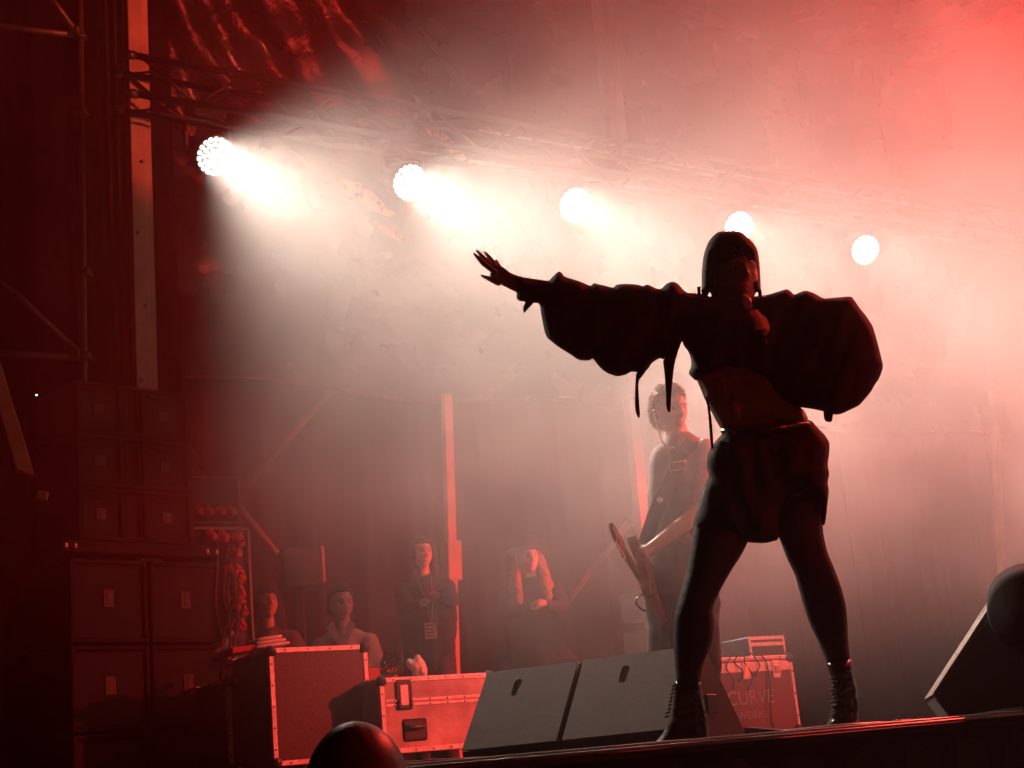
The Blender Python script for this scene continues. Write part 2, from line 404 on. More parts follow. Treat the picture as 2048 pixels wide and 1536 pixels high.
sc_ = thing('haze_mask', 'added black curtain masking lit haze on the left behind the scaffold tower', 'curtain', (-4.5, 10.9, 0))  # added to block the lamp-lit haze beyond the stage
sheet(lambda u, v: Vector((-9.5 + 6.9 * u, 10.95 + .45 * u + .05 * math.sin(u * 95) + .02 * math.sin(u * 230), -1.25 + 10.2 * v)), 220, 4).build('cloth', mat('haze_mask_cloth', (.006, .005, .005), .95, bump=.05, bscale=300, spec=.05), sc_, True, True)
# ------------------------------------------------------------------ timber posts and braces
def post(name, top, bot, wpx, D, label, grp=None, thick=.9, m=WOOD, cat='post'):
    a = P(*top, D); b = P(*bot, D); w = wpx * D / FPX; d = (a - b); L = d.length; d.normalize()
    t = thing(name, label, cat, b, 0, grp); xx = UX - d * UX.dot(d); xx.normalize(); yy = d.cross(xx)
    R = Matrix((xx, yy, d)).transposed().to_4x4(); R.translation = b
    MB().box((-w / 2, -w * thick / 2, 0), (w / 2, w * thick / 2, L), .004, R).build('timber', m, t, True)
    return t, R, w, L
G = 'timber posts of the stage roof'
t, R, w, L = post('timber_post', (258, -260), (304, 1560), 32, 10.1, 'tall red-lit timber post at the left end of the lighting truss', G)
MB().box((w / 2 + .002, -w * .3, 0), (w / 2 + .05, w * .5, L), .003, R).build('batten', WOOD, t, True)
for q in range(9):
    MB().lathe([(.014, 0), (.014, .006), (.004, .01)], 8, R @ Matrix.Translation((w * (.2 if q % 2 else -.2), -w * .45, .5 + q * .55)) @ Matrix.Rotation(math.pi / 2, 4, 'X')).build('bolt_head', DARK, t, True)
t, R, w, L = post('timber_post', (893, 790), (915, 1575), 19, 12.9, 'slim timber post with a plywood box on it behind the crew', G)
MB().box((-.075, -w * .5 - .045, 1.72), (.06, w * .5 + .03, 2.06), .006, R).build('plywood_box', WOOD, t, True)
post('timber_post', (1262, 800), (1334, 1560), 25, 12.9, 'timber post behind the guitarist, glowing red near the floor', G)
t, R, w, L = post('timber_post', (1182, -120), (1222, 300), 20, 12.6, 'paired timber post fading into the haze above the truss', G)
MB().box((w / 2 + .05, -w * .5, -.1), (w / 2 + .13, w * .5, L), .004, R).build('batten', WOOD, t, True)
post('timber_post', (1985, 760), (2020, 1450), 15, 13.2, 'thin faint timber post at the right edge', G)
def brace(a, b, D, r, label, m=STEEL):
    pa, pb = P(*a, D), P(*b, D); t = thing('brace_tube', label, 'brace', pb if pb.z < pa.z else pa, 0, 'slanting braces behind the crew')
    MB().tube([pa, pb], r, 10).build('tube', m, t, True, True)
    for p in (pa, pb): MB().lathe([(r * 1.7, -.03), (r * 1.7, .03)], 10, Matrix.Translation(p) @ (pa - pb).to_track_quat('Z', 'Y').to_matrix().to_4x4()).build('coupler', DARK, t, True, True)
brace((668, 775), (470, 995), 13.2, .035, 'slanting brace rising from the amplifier rack to the tarpaulin', RUSTY)
brace((1262, 1040), (1112, 1230), 13.2, .033, 'slanting brace between the hatted woman and the guitarist', RUSTY)
brace((372, 890), (590, 1150), 12.6, .035, 'slanting brace falling behind the power distribution box', RUSTY)

# ------------------------------------------------------------------ lighting truss
LPX = [(430, 312), (820, 365), (1150, 410), (1478, 455), (1731, 500)]
LZ = P(*LPX[0], 10.3).z
LPOS = [Pz(x, y, LZ) for x, y in LPX]
e0 = P(284, 190, 9.75); zb = e0.z; zt = P(284, 113, 9.75).z
T0 = Vector((e0.x, e0.y, 0)); TL = 11.2; TD = zt - zb
tr = thing('lighting_truss', 'black square lighting truss carrying the row of round lamps', 'truss', T0 + ZV * zb)
for o_ in (0, TD):
    for z in (zb, zt):
        MB().tube([T0 + UN * o_ + UX * (-.05) + ZV * z, T0 + UN * o_ + UX * TL + ZV * z], .026, 10).build('chord', DARK, tr, True, True)
        MB().tube([T0 + UN * o_ + UX * (-.12) + ZV * z, T0 + UN * o_ + UX * (-.04) + ZV * z], .034, 10).build('end_cap', PLASTIC, tr, True, True)
nb = 28; stp = TL / nb
for i in range(nb):
    a, b = i * stp, (i + 1) * stp
    zz = (zb, zt) if i % 2 else (zt, zb)
    for o_ in (0, TD): MB().tube([T0 + UN * o_ + UX * a + ZV * zz[0], T0 + UN * o_ + UX * b + ZV * zz[1]], .012, 6).build('diagonal', DARK, tr, True, True)
    for z in (zb, zt): MB().tube([T0 + UN * (0 if i % 2 else TD) + UX * a + ZV * z, T0 + UN * (TD if i % 2 else 0) + UX * b + ZV * z], .010, 6).build('cross_bar', DARK, tr, True, True)
# second pair of thin pipes above and behind, catching the red light
for k, (a, b, off, z) in enumerate([(3.4, 9.0, .9, zt + .35), (2.6, 8.0, 1.05, zt + .12)]):
    t = thing('rigging_pipe', ['upper thin pipe above the truss, edge lit red', 'lower thin pipe above the truss, edge lit red'][k], 'pipe', T0 + UX * a + UN * off + ZV * z)
    MB().tube([T0 + UX * a + UN * off + ZV * z, T0 + UX * b + UN * off + ZV * z], .022, 8).build('tube', STEEL, t, True, True)
    for q in (a + .4, b - .4): MB().tube([T0 + UX * q + UN * off + ZV * z, T0 + UX * q + UN * off + ZV * (z + 1.6)], .006, 5).build('hanger', DARK, t, True)
# feeder cable swagged under the truss
cb = MB(); pts = []
for i in range(121):
    a = .1 + 8.6 * i / 120; pts.append(T0 + UX * a + UN * (TD * .4) + ZV * (zb - .035 - .05 * abs(math.sin(a * 1.9)) - .02 * noise.noise(Vector((a * 3, 0, 0)))))
cb.tube(pts, .011, 6); tag(cb.build('power_cable', CABLE, smooth=True), 'black power cable swagged under the lighting truss', 'cable')

# ------------------------------------------------------------------ round wash lamps
LED = mat('white_led', (.9, .9, .9), .3, emit=(1, .95, .88), estr=3.5)
LEDR = mat('red_led', (.9, .3, .3), .3, emit=(1, .05, .03), estr=15)
LAMPB = mat('lamp_housing', (.015, .015, .016), .35)
def wash(name, pos, d, label, grp, power, col, size, blend, led, hang=True, soft=.10, wide=False):
    d = Vector(d).normalized(); t = thing(name, label, 'stage lamp', pos, 0, grp)
    R = d.to_track_quat('Z', 'Y').to_matrix().to_4x4(); R.translation = pos
    h = MB(); h.lathe([(.05, -.30), (.10, -.28), (.135, -.20), (.155, -.06), (.158, 0), (.150, .004), (.148, -.012), (.001, -.012)], 32, R); hd = h.build('head', LAMPB, t, True, True)
    fin = MB()
    for k in range(12):
        a = k * math.pi / 6; fin.box((.12, -.004, -.24), (.158, .004, -.08), m=R @ Matrix.Rotation(a, 4, 'Z'))
    fin.build('cooling_fins', LAMPB, hd, True)
    c = MB(); cr = .0172
    for n_, rad in ((1, 0), (6, .043), (12, .086), (18, .127)):
        for k in range(n_):
            a = 2 * math.pi * k / n_ + rad * 3
            c.lathe([(cr * .95, -.011), (cr, 0), (cr * .8, .008), (cr * .35, .013)], 10, R @ Matrix.Translation((rad * math.cos(a), rad * math.sin(a), 0)))
    c.build('led_cells', led, t, True, True)
    s_ = 1 if hang else -1; side = d.cross(ZV).normalized(); back = pos - d * .12
    for sg in (-1, 1):
        y = MB(); y.tube([back + side * sg * .16, back + side * sg * .185, back + side * sg * .185 + ZV * s_ * .20, back + side * sg * .12 + ZV * s_ * .25], [.018, .024, .024, .02], 8); y.build('yoke_arm', LAMPB, t, True, True)
    mb_ = MB(); mb_.box((-.13, -.10, 0), (.13, .10, .13), .015, Matrix.Translation(back + ZV * (s_ * .31 - .065)) @ Matrix.Rotation(YAW, 4, 'Z')); mb_.build('base', LAMPB, t, True)
    if hang:
        cl = MB(); cl.tube([back + ZV * .36, back + ZV * .46], .02, 8); cl.build('clamp', DARK, t, True)
    if wide:          # the glowing lens as a disc of real size, so that the beam is not hotter than the lens itself
        l = bpy.data.lights.new('lamp_light', 'AREA'); l.shape = 'DISK'; l.size = .29; l.energy = power; l.color = col; l.spread = math.radians(size)
    else:
        l = bpy.data.lights.new('lamp_light', 'SPOT'); l.energy = power; l.color = col; l.spot_size = math.radians(size); l.spot_blend = blend; l.shadow_soft_size = soft
    o = bpy.data.objects.new('lamp_light', l); COL.objects.link(o); o.parent = t; o.location = d * .03; o.rotation_euler = d.to_track_quat('-Z', 'Y').to_euler()
    return t
WL = ['round white lamp at the left end of the truss, nearest the timber post', 'second round white lamp from the timber post', 'third round white lamp, above the outstretched hand and sleeve',
      'round white lamp half hidden by the hood of the singer', 'smallest and rightmost round white lamp, right of the hood']
def beam(p):          # every head is turned about thirty degrees from the camera, to the right and down
    c = (EYE - p).normalized(); r_ = c.cross(ZV).normalized() * -1; u_ = r_.cross(c).normalized(); u_ = u_ if u_.z > 0 else -u_
    return c * math.cos(math.radians(31)) + (r_ * .88 - u_ * .47) * math.sin(math.radians(31))
for p, lb, dim in zip(LPOS, WL, (1.0, .95, .58, .42, .34)): wash('wash_lamp', p, beam(p), lb, 'round white lamps on the truss', WHITE_W * dim, WHITE_C, 58, .9, LED, wide=True)
AMBER_C = (1.0, .09, .05)
RED_LAMPS = [   # place, aim, label, share of power, colour, cone, softness
    ((4.7, 6.4, 2.4), (-1.2, 8.5, .62), 'red lamp high on the right side of the stage, outside the picture', 1.6, RED_C, 24, .45),
    ((5.1, 11.0, 5.3), (3.0, 7.8, 3.1), 'red lamp upstage on the right, outside the picture', 2.6, RED_C, 74, .8),
    ((4.0, 3.9, 1.75), (.85, 5.0, 1.05), 'red lamp at the right front corner of the stage, outside the picture', .11, RED_C, 20, .5),
    ((6.6, 7.0, 5.0), (-2.2, 10.8, 5.7), 'added unseen amber red lamp far right, aimed across at the timber post, outside the picture', 2.2, AMBER_C, 21, .3),  # unseen lamp, added to redden the post and the glint sheets
    ((.4, -1.2, 5.3), (-1.75, 12.0, 6.1), 'added unseen red lamp high above the pit, aimed up at the tarpaulin, outside the picture', 2.4, RED_C, 12, .5),  # unseen lamp, added for the red streaks on the pleats
    ((5.7, 9.2, 1.5), (.4, 11.8, 1.4), 'added unseen low red lamp upstage on the right, aimed across at the crew, outside the picture', 3.2, RED_C, 38, .7),  # unseen lamp, added to redden the crew and the low haze
    ((4.4, 6.9, .5), (1.5, 9.0, .42), 'added unseen red floor lamp on the right aimed at the lettered case, outside the picture', .2, RED_C, 17, .6),  # unseen lamp, added to brighten the lettered case
    ((3.0, 2.1, .4), (-.28, 2.75, -.05), 'added unseen small red lamp on the right of the pit, outside the picture', .03, RED_C, 12, .5)]  # unseen lamp, added to redden the cap in the pit
for p_, q_, lb, pw_, cc_, sz_, bl_ in RED_LAMPS:
    wash('red_wash_lamp', Vector(p_), Vector(q_) - Vector(p_), lb, 'red side lamps', RED_W * pw_, cc_, sz_, bl_, LEDR, True)
# added orange metallic sheets imitating lamp glints on the tarpaulin behind
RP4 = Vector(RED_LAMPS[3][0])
GLINT = mat('painted_glint', (.75, .2, .06), .30, metal=.9, var=.3, scale=14, bump=.35, bscale=30)  # orange tint stands in for the lamp's reflection
def glint_sheet(px, Dp, label, sd):
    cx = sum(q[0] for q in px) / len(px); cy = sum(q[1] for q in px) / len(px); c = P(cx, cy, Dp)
    nrm = ((RP4 - c).normalized() + (EYE - c).normalized()).normalized(); t = thing('orange_glint', label, 'sheeting', c, 0, 'added sheets imitating orange glints')
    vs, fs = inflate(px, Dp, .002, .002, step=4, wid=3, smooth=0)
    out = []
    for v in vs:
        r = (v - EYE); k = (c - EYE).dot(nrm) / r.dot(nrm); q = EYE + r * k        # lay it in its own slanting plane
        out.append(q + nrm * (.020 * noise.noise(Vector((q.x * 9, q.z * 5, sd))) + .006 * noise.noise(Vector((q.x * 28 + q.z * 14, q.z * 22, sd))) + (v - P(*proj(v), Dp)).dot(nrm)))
    link('sheet', pymesh('sheet', out, fs), GLINT, t, False, False).data.transform(Matrix.Translation(-c))
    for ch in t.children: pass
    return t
UPP = P(1345, 1470, 10.2); UPP.z = .14
wash('red_floor_lamp', UPP, Vector((-.35, .15, .8)), 'red floor lamp behind the monitors, washing the post red', None, UP_W, RED_C, 110, .8, LEDR, False)

glint_sheet([(668, 352), (700, 362), (722, 366), (748, 388), (770, 408), (792, 428), (778, 434), (740, 420), (700, 398)], 12.3, 'added orange sheet imitating a lamp glint on the tarpaulin between the first two lamps', 1.)
glint_sheet([(842, 252), (880, 256), (912, 290), (936, 318), (905, 308), (870, 280)], 12.6, 'small added orange sheet imitating a glint above the second lamp', 4.)
glint_sheet([(750, 448), (790, 458), (822, 482), (800, 484), (768, 466)], 12.4, 'added orange scrap imitating a faint glint low beside the second lamp', 7.)
# ------------------------------------------------------------------ scaffold tower at the far left
sc = thing('scaffold_tower', 'rusty tube scaffold tower at the far left', 'scaffold', P(178, 1560, 9.6))
DS = 9.6
MB().tube([P(158, -120, DS), P(178, 1560, DS)], .024, 12).build('standard', RUSTY, sc, True, True)
for a, b, n_ in (((-120, 38), (165, 72), 'ledger'), ((-120, 700), (165, 716), 'ledger'), ((60, -60), (158, 72), 'diagonal_brace'), ((-160, 415), (166, 712), 'diagonal_brace')):
    MB().tube([P(*a, DS - .25), P(*b, DS)], .022, 12).build(n_, RUSTY, sc, True, True)
for x, y in ((160, 70), (164, 222), (172, 545), (175, 714)):
    p = P(x, y, DS); MB().lathe([(.03, -.03), (.048, -.026), (.048, -.012), (.03, -.008), (.03, .03)], 14, Matrix.Translation(p)).build('rosette', RUSTY, sc, True, True)
for x, y in ((150, 62), (150, 706)):
    p = P(x, y, DS - .03); MB().box((-.045, -.02, -.035), (.03, .02, .035), .008, Matrix.Translation(p)).build('wedge_head', RUSTY, sc, True)
lt = thing('leaning_timber', 'broad timber plank leaning at the left edge, its lit side towards the stage', 'plank', P(60, 985, 8.0))
pa, pb = P(-40, 640, 8.0), P(48, 930, 8.0); dd = (pa - pb).normalized(); xx = Vector((1, .4, 0)); xx = (xx - dd * xx.dot(dd)).normalized(); R = Matrix((xx, dd.cross(xx), dd)).transposed().to_4x4(); R.translation = pb
MB().box((-.045, -.03, -.02), (.035, .03, (pa - pb).length), .003, R).build('timber', WOOD, lt, True)
MB().prism([(-.045, 0), (.035, -.06), (.035, 0)], -.028, .028, R @ Matrix.Translation((0, 0, -.02))).build('cut_end', WOOD, lt, True)
MB().box((-.025, -.01, -.022), (.03, .01, .022), .003, Matrix.Translation(P(85, 991, 8.0)) @ Matrix.Rotation(.2, 4, 'Y')).build('bracket', ALU, lt, True)
il = MB(); il.lathe([(.004, -.004), (.006, 0), (.002, .005)], 8, Matrix.Translation(P(73, 790, 8.8)))
tag(il.build('indicator_light', mat('pin_light', (.9, .9, .9), .3, emit=(.9, .95, 1), estr=6)), 'tiny white indicator light in the dark at the left', 'light')
# ================================================================== loudspeaker stack
PY = math.radians(47); PU = Vector((math.cos(PY), math.sin(PY), 0))
pL = P(156, 900, 8.5); pL.z = 0
def zat(x, y, p): r = ray(x, y); return ZC + r.z * (p.y / r.y)
pw = along(P(156, 870, 8.5), PU, 383)
zs = [zat(153, y, pL) for y in (757, 866, 974, 1079)]
BADGE = mat('badge_plate', (.025, .018, .016), .6)
def array_box(w, h, d):
    t = thing('line_array_speaker', '', 'loudspeaker', (0, 0, 0), PY, 'three-way speakers stacked at the left')
    MB().box((.012, .05, .008), (w - .012, d, h - .008), .01).build('cabinet', PACAB, t)
    f = MB(); a = w * .40; b = w * .56
    for lo, hi in (((0, 0, 0), (.035, d * .7, h)), ((w - .035, 0, 0), (w, d * .7, h)), ((.036, .004, 0), (w - .036, .06, .022)), ((.036, .004, h - .022), (w - .036, .06, h)),
                   ((a - .03, .006, .023), (a, .06, h - .023)), ((b, .006, .023), (b + .03, .06, h - .023))): f.box(lo, hi, .004)
    f.build('front_frame', PACAB, t)
    for x0, x1 in ((.037, a - .032), (b + .032, w - .037)):
        MB().box((x0, .034, .024), (x1, .048, h - .024), .003).build('grille', GRILLE, t)
        for zz, sg in ((.024, 1), (h - .024, -1)):        # curved lips above and below the woofer
            n = 14; poly = [(x0, zz)] + [(x0 + (x1 - x0) * k / n, zz + sg * (.012 + .030 * math.sin(math.pi * k / n))) for k in range(n + 1)] + [(x1, zz)]
            MB().prism(poly if sg > 0 else poly[::-1], .02, .033).build('scoop_lip', PACAB, t)
        cx, cz = (x0 + x1) / 2, h * .5
        bd = MB().box((cx - .035, .026, cz - .035), (cx + .035, .033, cz + .035), .003).build('badge', BADGE, t)
        MB().prism([(cx - .014, cz - .016), (cx + .016, cz - .012), (cx + .012, cz + .016), (cx - .012, cz + .012)], .0235, .026).build('emblem', BLACK, bd)
    MB().prism([(a + .002, .024), (b - .002, .024), (b - .002, h - .024), (a + .002, h - .024)], .046, .056).build('horn_back', GRILLE, t)
    hn = MB()
    for k in range(2): hn.box((a + .01 + k * (b - a - .03), .02, .03), (a + .02 + k * (b - a - .03), .045, h - .03), .003)
    hn.build('horn_flare', PACAB, t); return t
hs = (zs[0] - zs[3]) / 3
L3 = ['black three-way speaker at the top of the left stack', 'middle of the three three-way speakers in the left stack', 'lowest three-way speaker, resting on the steel beam']
ab = array_box(pw, hs - .006, .5)
for k in range(3):
    o = ab if k == 0 else copy_tree(ab); o['label'] = L3[k]; o.location = pL + ZV * (zs[3] + hs * (2 - k) + .003)
bm_ = thing('support_beam', 'dark red-lit beam lying between the small and the big speakers', 'beam', P(122, 1110, 8.45) , PY)
bz0, bz1 = zat(122, 1104, P(122, 1100, 8.45)), zs[3] - .002; p0 = P(122, 1090, 8.42); bw = along(p0, PU, 447); bm_.location = (p0.x, p0.y, bz0)
MB().box((0, 0, 0), (bw, .12, bz1 - bz0), .006).build('bar', PACAB, bm_)
for x in (.03, .09, bw - .05, bw - .12):
    for z in (.03, bz1 - bz0 - .03): MB().lathe([(.010, 0), (.010, .008), (.004, .012)], 8, Matrix.Translation((x, .001, z)) @ Matrix.Rotation(math.pi / 2, 4, 'X')).build('bolt_head', ALU, bm_)
sp = P(140, 1300, 8.45); sw = along(P(140, 1200, 8.45), PU, 449) / 2; sz = [zat(140, y, sp) for y in (1112, 1288)]; sh = sz[0] - sz[1]
def sub_box(w, h, d):
    t = thing('subwoofer', '', 'loudspeaker', (0, 0, 0), PY, 'big bass speakers in two columns')
    MB().box((.006, .04, .006), (w - .006, d, h - .006), .012).build('cabinet', PACAB, t)
    f = MB()
    for lo, hi in (((.004, 0, .004), (.03, .04, h - .004)), ((w - .03, 0, .004), (w - .004, .04, h - .004)), ((.031, .002, .004), (w - .031, .04, .03)), ((.031, .002, h - .03), (w - .031, .04, h - .004))): f.box(lo, hi, .004)
    f.build('front_frame', PACAB, t); MB().box((.032, .022, .032), (w - .032, .036, h - .032), .004).build('grille', GRILLE, t)
    bd = MB().box((w / 2 - .035, .014, h * .42), (w / 2 + .035, .021, h * .64), .003).build('badge', BADGE, t)
    MB().box((w / 2 - .014, .010, h * .46), (w / 2 + .014, .014, h * .60), .002).build('emblem', BLACK, bd); return t
sb = sub_box(sw - .012, sh - .008, .6); first = True
for c in range(2):
    for r in range(3):
        o = sb if first else copy_tree(sb); first = False
        hh = 1.
        z0 = sz[0] - sh * (r + 1)
        if r == 2: z0 = sz[0] - sh * 3
        o.location = Vector((sp.x, sp.y, 0)) + PU * (c * sw + .006) + ZV * (z0 + .004)
        o['label'] = f"{['upper', 'middle', 'bottom'][r]} bass speaker in the {['left', 'right'][c]} column of the stack below the beam"
gap0 = sz[0] - sh * 3
pf = thing('speaker_plinth', 'low dark plinth carrying the big bass speakers', 'plinth', (sp.x, sp.y, 0), PY); MB().box((0, .02, .004), (sw * 2, .58, max(.01, gap0 - .002)), .004).build('plinth_top', BLACK, pf)

# ------------------------------------------------------------------ power distribution with red plugs
def plug(parent, M_, cable_to=None, s=1.):
    p = MB(); p.lathe([(.036 * s, 0), (.040 * s, .01), (.040 * s, .05 * s), (.033 * s, .055 * s), (.030 * s, .10 * s), (.016 * s, .125 * s)], 14, M_); o = p.build('plug', REDPL, parent, True, False)
    MB().box((-.014 * s, .036 * s, .015 * s), (.014 * s, .050 * s, .06 * s), .004, M_).build('lid_tab', REDPL, o, True)
    return o
def rackbox(a, b, D, ydep, label, name):
    p0 = P(a[0], b[1], D); z0 = p0.z; w = along(P(a[0], a[1], D), UX, b[0]); z1 = zat(a[0], a[1], p0)
    t = thing(name, label, 'rack', p0, YAW); return t, w, z1 - z0
t, w, h = rackbox((384, 952), (481, 1047), 9.35, .5, 'small open rack with a row of red plugs beside the speaker stack', 'plug_rack')
MB().box((.0, .06, .0), (w, .5, h), .004).build('case_body', BLACK, t)
f = MB()
for lo, hi in (((0, -.01, h - .014), (w, .058, h)), ((w - .014, -.01, 0), (w, .058, h - .0145)), ((0, -.01, 0), (w - .0145, .058, .012))): f.box(lo, hi, .003)
f.build('frame', mat('rack_frame', (.16, .13, .12), .5, metal=.3), t)
G4 = gmat(t)
for k in range(4): plug(t, G4 @ Matrix.Translation((.035 + k * .075, .055, .085)) @ Matrix.Rotation(math.pi / 2 + .15, 4, 'X'), s=1.0)
t, w, h = rackbox((398, 1052), (509, 1322), 9.2, .4, 'tall power distribution box hung with red plugs and black leads', 'power_distribution_box')
MB().box((0, .04, 0), (w, .4, h), .006).build('case_body', BLACK, t)
f = MB()
for lo, hi in (((0, 0, h - .02), (w, .039, h)), ((w - .016, 0, 0), (w, .039, h - .0205)), ((0, 0, 0), (w - .0165, .039, .016))): f.box(lo, hi, .003)
f.build('frame', mat('rack_frame', (.16, .13, .12)), t)
G4 = gmat(t); rnd = random.Random(3); sock = []
for (zx, zy) in ((195, 585), (300, 580), (420, 580), (390, 690), (345, 820), (425, 810), (420, 930), (445, 1050), (380, 1030), (420, 1160)):
    px, py = 360 + zx / 3.415, 900 + zy / 3.415; q = G4.inverted() @ P(px, py, 9.28)
    z = q.z; x = q.x; s = 1.15 if zx > 330 else .95
    plug(t, G4 @ Matrix.Translation((x, .038, z)) @ Matrix.Rotation(math.pi / 2 + .35 + rnd.uniform(-.2, .2), 4, 'X') @ Matrix.Rotation(rnd.uniform(-.4, .4), 4, 'Z'), s=s); sock.append((x, z))
for k, (x, z) in enumerate(sock):
    c = MB(); x1 = .10 + .03 * (k % 4); pts = []
    for i in range(15):
        q = i / 14; pts.append(G4 @ Vector((x + (x1 - x) * q ** .7 + .015 * math.sin(q * 9 + k), -.10 - .02 * (k % 3) + .02 * math.sin(q * 5), z - .05 - (z - .02) * q + .10 * math.sin(math.pi * min(1, q * 3)) * (q < .33))))
    c.tube(pts, .006, 6); c.build('lead', CABLE, t, True, True)
MB().tube([G4 @ Vector((.05, -.06, .02)), G4 @ Vector((.12, -.09, .06)), G4 @ Vector((.19, -.08, .16))], [.022, .024, .02], 10).build('inlet_plug', ALU, t, True, True)

# ------------------------------------------------------------------ flight cases
def flight_case(px0, px1, ytop, D, z0, label, panel, dep=.6, split=None, latches=(), handle=None, castors=True, cells=True, edge=.028):
    pa = P(px0, ytop, D); w = along(pa, UX, px1); h = pa.z - z0
    t = thing('flight_case', label, 'flight case', (pa.x, pa.y, z0), YAW, 'flight cases at the side of the stage'); e = edge
    MB().box((.006, .006, .006), (w - .006, dep, h - .006), .004).build('panel_box', panel, t)
    def strip(lo, hi):
        o = MB().box(lo, hi, .003).build('edge_strip', ALU, t); n = int(max(hi[0] - lo[0], hi[2] - lo[2]) / .11)
        rv = MB()
        for k in range(n):
            q = (k + .5) / n
            if hi[0] - lo[0] > hi[2] - lo[2]: c = (lo[0] + (hi[0] - lo[0]) * q, lo[1], (lo[2] + hi[2]) / 2)
            else: c = ((lo[0] + hi[0]) / 2, lo[1], lo[2] + (hi[2] - lo[2]) * q)
            rv.lathe([(.0055, 0), (.0045, .003), (.001, .004)], 7, Matrix.Translation(c) @ Matrix.Rotation(math.pi / 2, 4, 'X'))
        if n: rv.build('rivets', DARK, o)
    strip((.03, 0, h - e), (w - .03, .03, h)); strip((.03, 0, 0), (w - .03, .03, e)); strip((0, 0, .03), (e, .03, h - .03)); strip((w - e, 0, .03), (w, .03, h - .03))
    for x in (0, w):
        for z in (0, h):
            MB().lathe([(.002, -.030), (.022, -.024), (.032, -.006), (.034, .004)], 12, Matrix.Translation((x + (.018 if x == 0 else -.018), .012, z + (.018 if z == 0 else -.018))) @ Matrix.Rotation(-math.pi / 2, 4, 'X')).build('ball_corner', PLASTIC, t)
    for y in (.031, dep - .03): MB().box((.0, y, h - .022), (e, y + dep * .42, h - .001), .002).build('side_strip', ALU, t)
    if split:
        z = h * split
        for k in (-1, 1): strip((e + .002, .001, z + (.003 if k > 0 else -.021)), (w - e - .002, .02, z + (.021 if k > 0 else -.003)))
    for x, z in latches:
        lt_ = MB().box((x - .052, -.004, z - .085), (x + .052, .012, z + .085), .010).build('latch_dish', DARK, t)
        MB().box((x - .026, -.010, z - .062), (x + .026, -.0042, z + .05), .004).build('latch_plate', ALU, lt_)
        MB().tube([(x - .036, -.012, z - .03), (x - .036, -.012, z - .075), (x + .036, -.012, z - .075), (x + .036, -.012, z - .03)], .005, 6).build('latch_bail', DARK, lt_)
    if handle:
        x, z = handle; hd = MB().box((x - .075, -.003, z - .06), (x + .075, .012, z + .06), .010).build('handle_dish', DARK, t)
        MB().box((x - .055, -.004, z - .038), (x + .055, -.0032, z + .038)).build('dish_floor', BLACK, hd)
        MB().tube([(x - .05, -.012, z + .02), (x - .04, -.022, z + .012), (x + .04, -.022, z + .012), (x + .05, -.012, z + .02)], .011, 8).build('grip', PLASTIC, hd, smooth=True)
    if castors:
        for x in (.1, w - .1):
            c = MB(); c.lathe([(.045, -.018), (.05, -.012), (.05, .012), (.045, .018)], 16, Matrix.Translation((x, .1, -z0 + .052)) @ Matrix.Rotation(math.pi / 2, 4, 'Y')); c.box((x - .03, .07, -.03), (x + .03, .13, -.001)); c.build('castor', PLASTIC, t)
    return t, w, h
DKP = mat('dark_laminate', (.035, .014, .013), .5, var=.3, scale=4, bump=.1, bscale=80)
LTP = mat('pale_laminate', (.52, .42, .38), .5, var=.22, scale=5, bump=.12, bscale=60, rust=(.26, .19, .17))
t1, w1, h1 = flight_case(537, 734, 1296, 8.2, .12, 'tall dark flight case with pale aluminium edges and a towel on top', DKP, dep=.55)
flight_case(452, 530, 1357, 8.55, .12, 'low dark flight case half hidden by the speaker stack', DKP, dep=.5)
t3, w3, h3 = flight_case(758, 985, 1356, 8.3, .13, 'pale scuffed flight case with recessed latch and handle', LTP, dep=.6, split=.66, latches=((.145, .315),), handle=(.20, .12))
# towel folded on the tall case
G4 = gmat(t1)
tw = thing('folded_towel', 'folded pale towel lying on the tall dark flight case', 'towel', G4 @ Vector((-.02, .1, h1)), YAW)
TOW = mat('towel_cotton', (.75, .68, .64), .95, var=.12, scale=30, bump=.5, bscale=300)
tb = MB(); prof = []
for i in range(3):
    y0 = .004 + i * .021
    pts = [(-.02 + .015 * i, y0), (.10, y0 + .006), (.165 - .012 * i, y0 + .008)]
    ring = [Vector((x, -.05, z)) for x, z in pts]
    r_ = MB()
    tb.box((-.03 + .012 * i, -.06 + .01 * i, y0), (.17 - .015 * i, .16, y0 + .018), .007, Matrix.Rotation(-.10, 4, 'Y'))
tb.build('towel_fold', TOW, tw, smooth=True)
MB().box((-.16, -.03, .0), (-.02, .2, .032), .006, Matrix.Rotation(-.10, 4, 'Y')).build('towel_end', mat('red_cloth', (.45, .06, .05), .9, bump=.3, bscale=200), tw)
# things on and behind the pale case
rb = thing('red_box', 'flat red box behind the pale flight case', 'box', P(738, 1362, 8.9), YAW); q = P(738, 1336, 8.9); ww = along(q, UX, 796)
MB().box((0, 0, 0), (ww, .3, q.z - P(738, 1362, 8.9).z), .004).build('box_body', mat('red_box_paint', (.42, .04, .035), .6), rb)
G4 = gmat(rb); MB().box((.0, .02, q.z - P(738, 1362, 8.9).z + .001), (ww * .6, .28, q.z - P(738, 1362, 8.9).z + .008), .002).build('lid', BLACK, rb)
rs = MB(); zr = P(738, 1362, 8.9).z; rs.box((.01, .02, -zr + .002), (ww - .01, .3, -.002), .004); rs.build('stand', BLACK, rb)
bg = thing('plastic_bag', 'crumpled pale plastic bag standing on the pale flight case', 'bag', P(832, 1353, 8.55))
puff('bag', mat('bag_plastic', (.7, .62, .58), .4, var=.15, scale=20, bump=.5, bscale=50), bg, [(812, 1322), (818, 1316), (827, 1320), (832, 1312), (838, 1308), (843, 1316), (850, 1324), (855, 1338), (854, 1354), (826, 1355), (824, 1342), (815, 1335)], 8.6, .05, .05, step=3, folds=.03, fscale=.12)
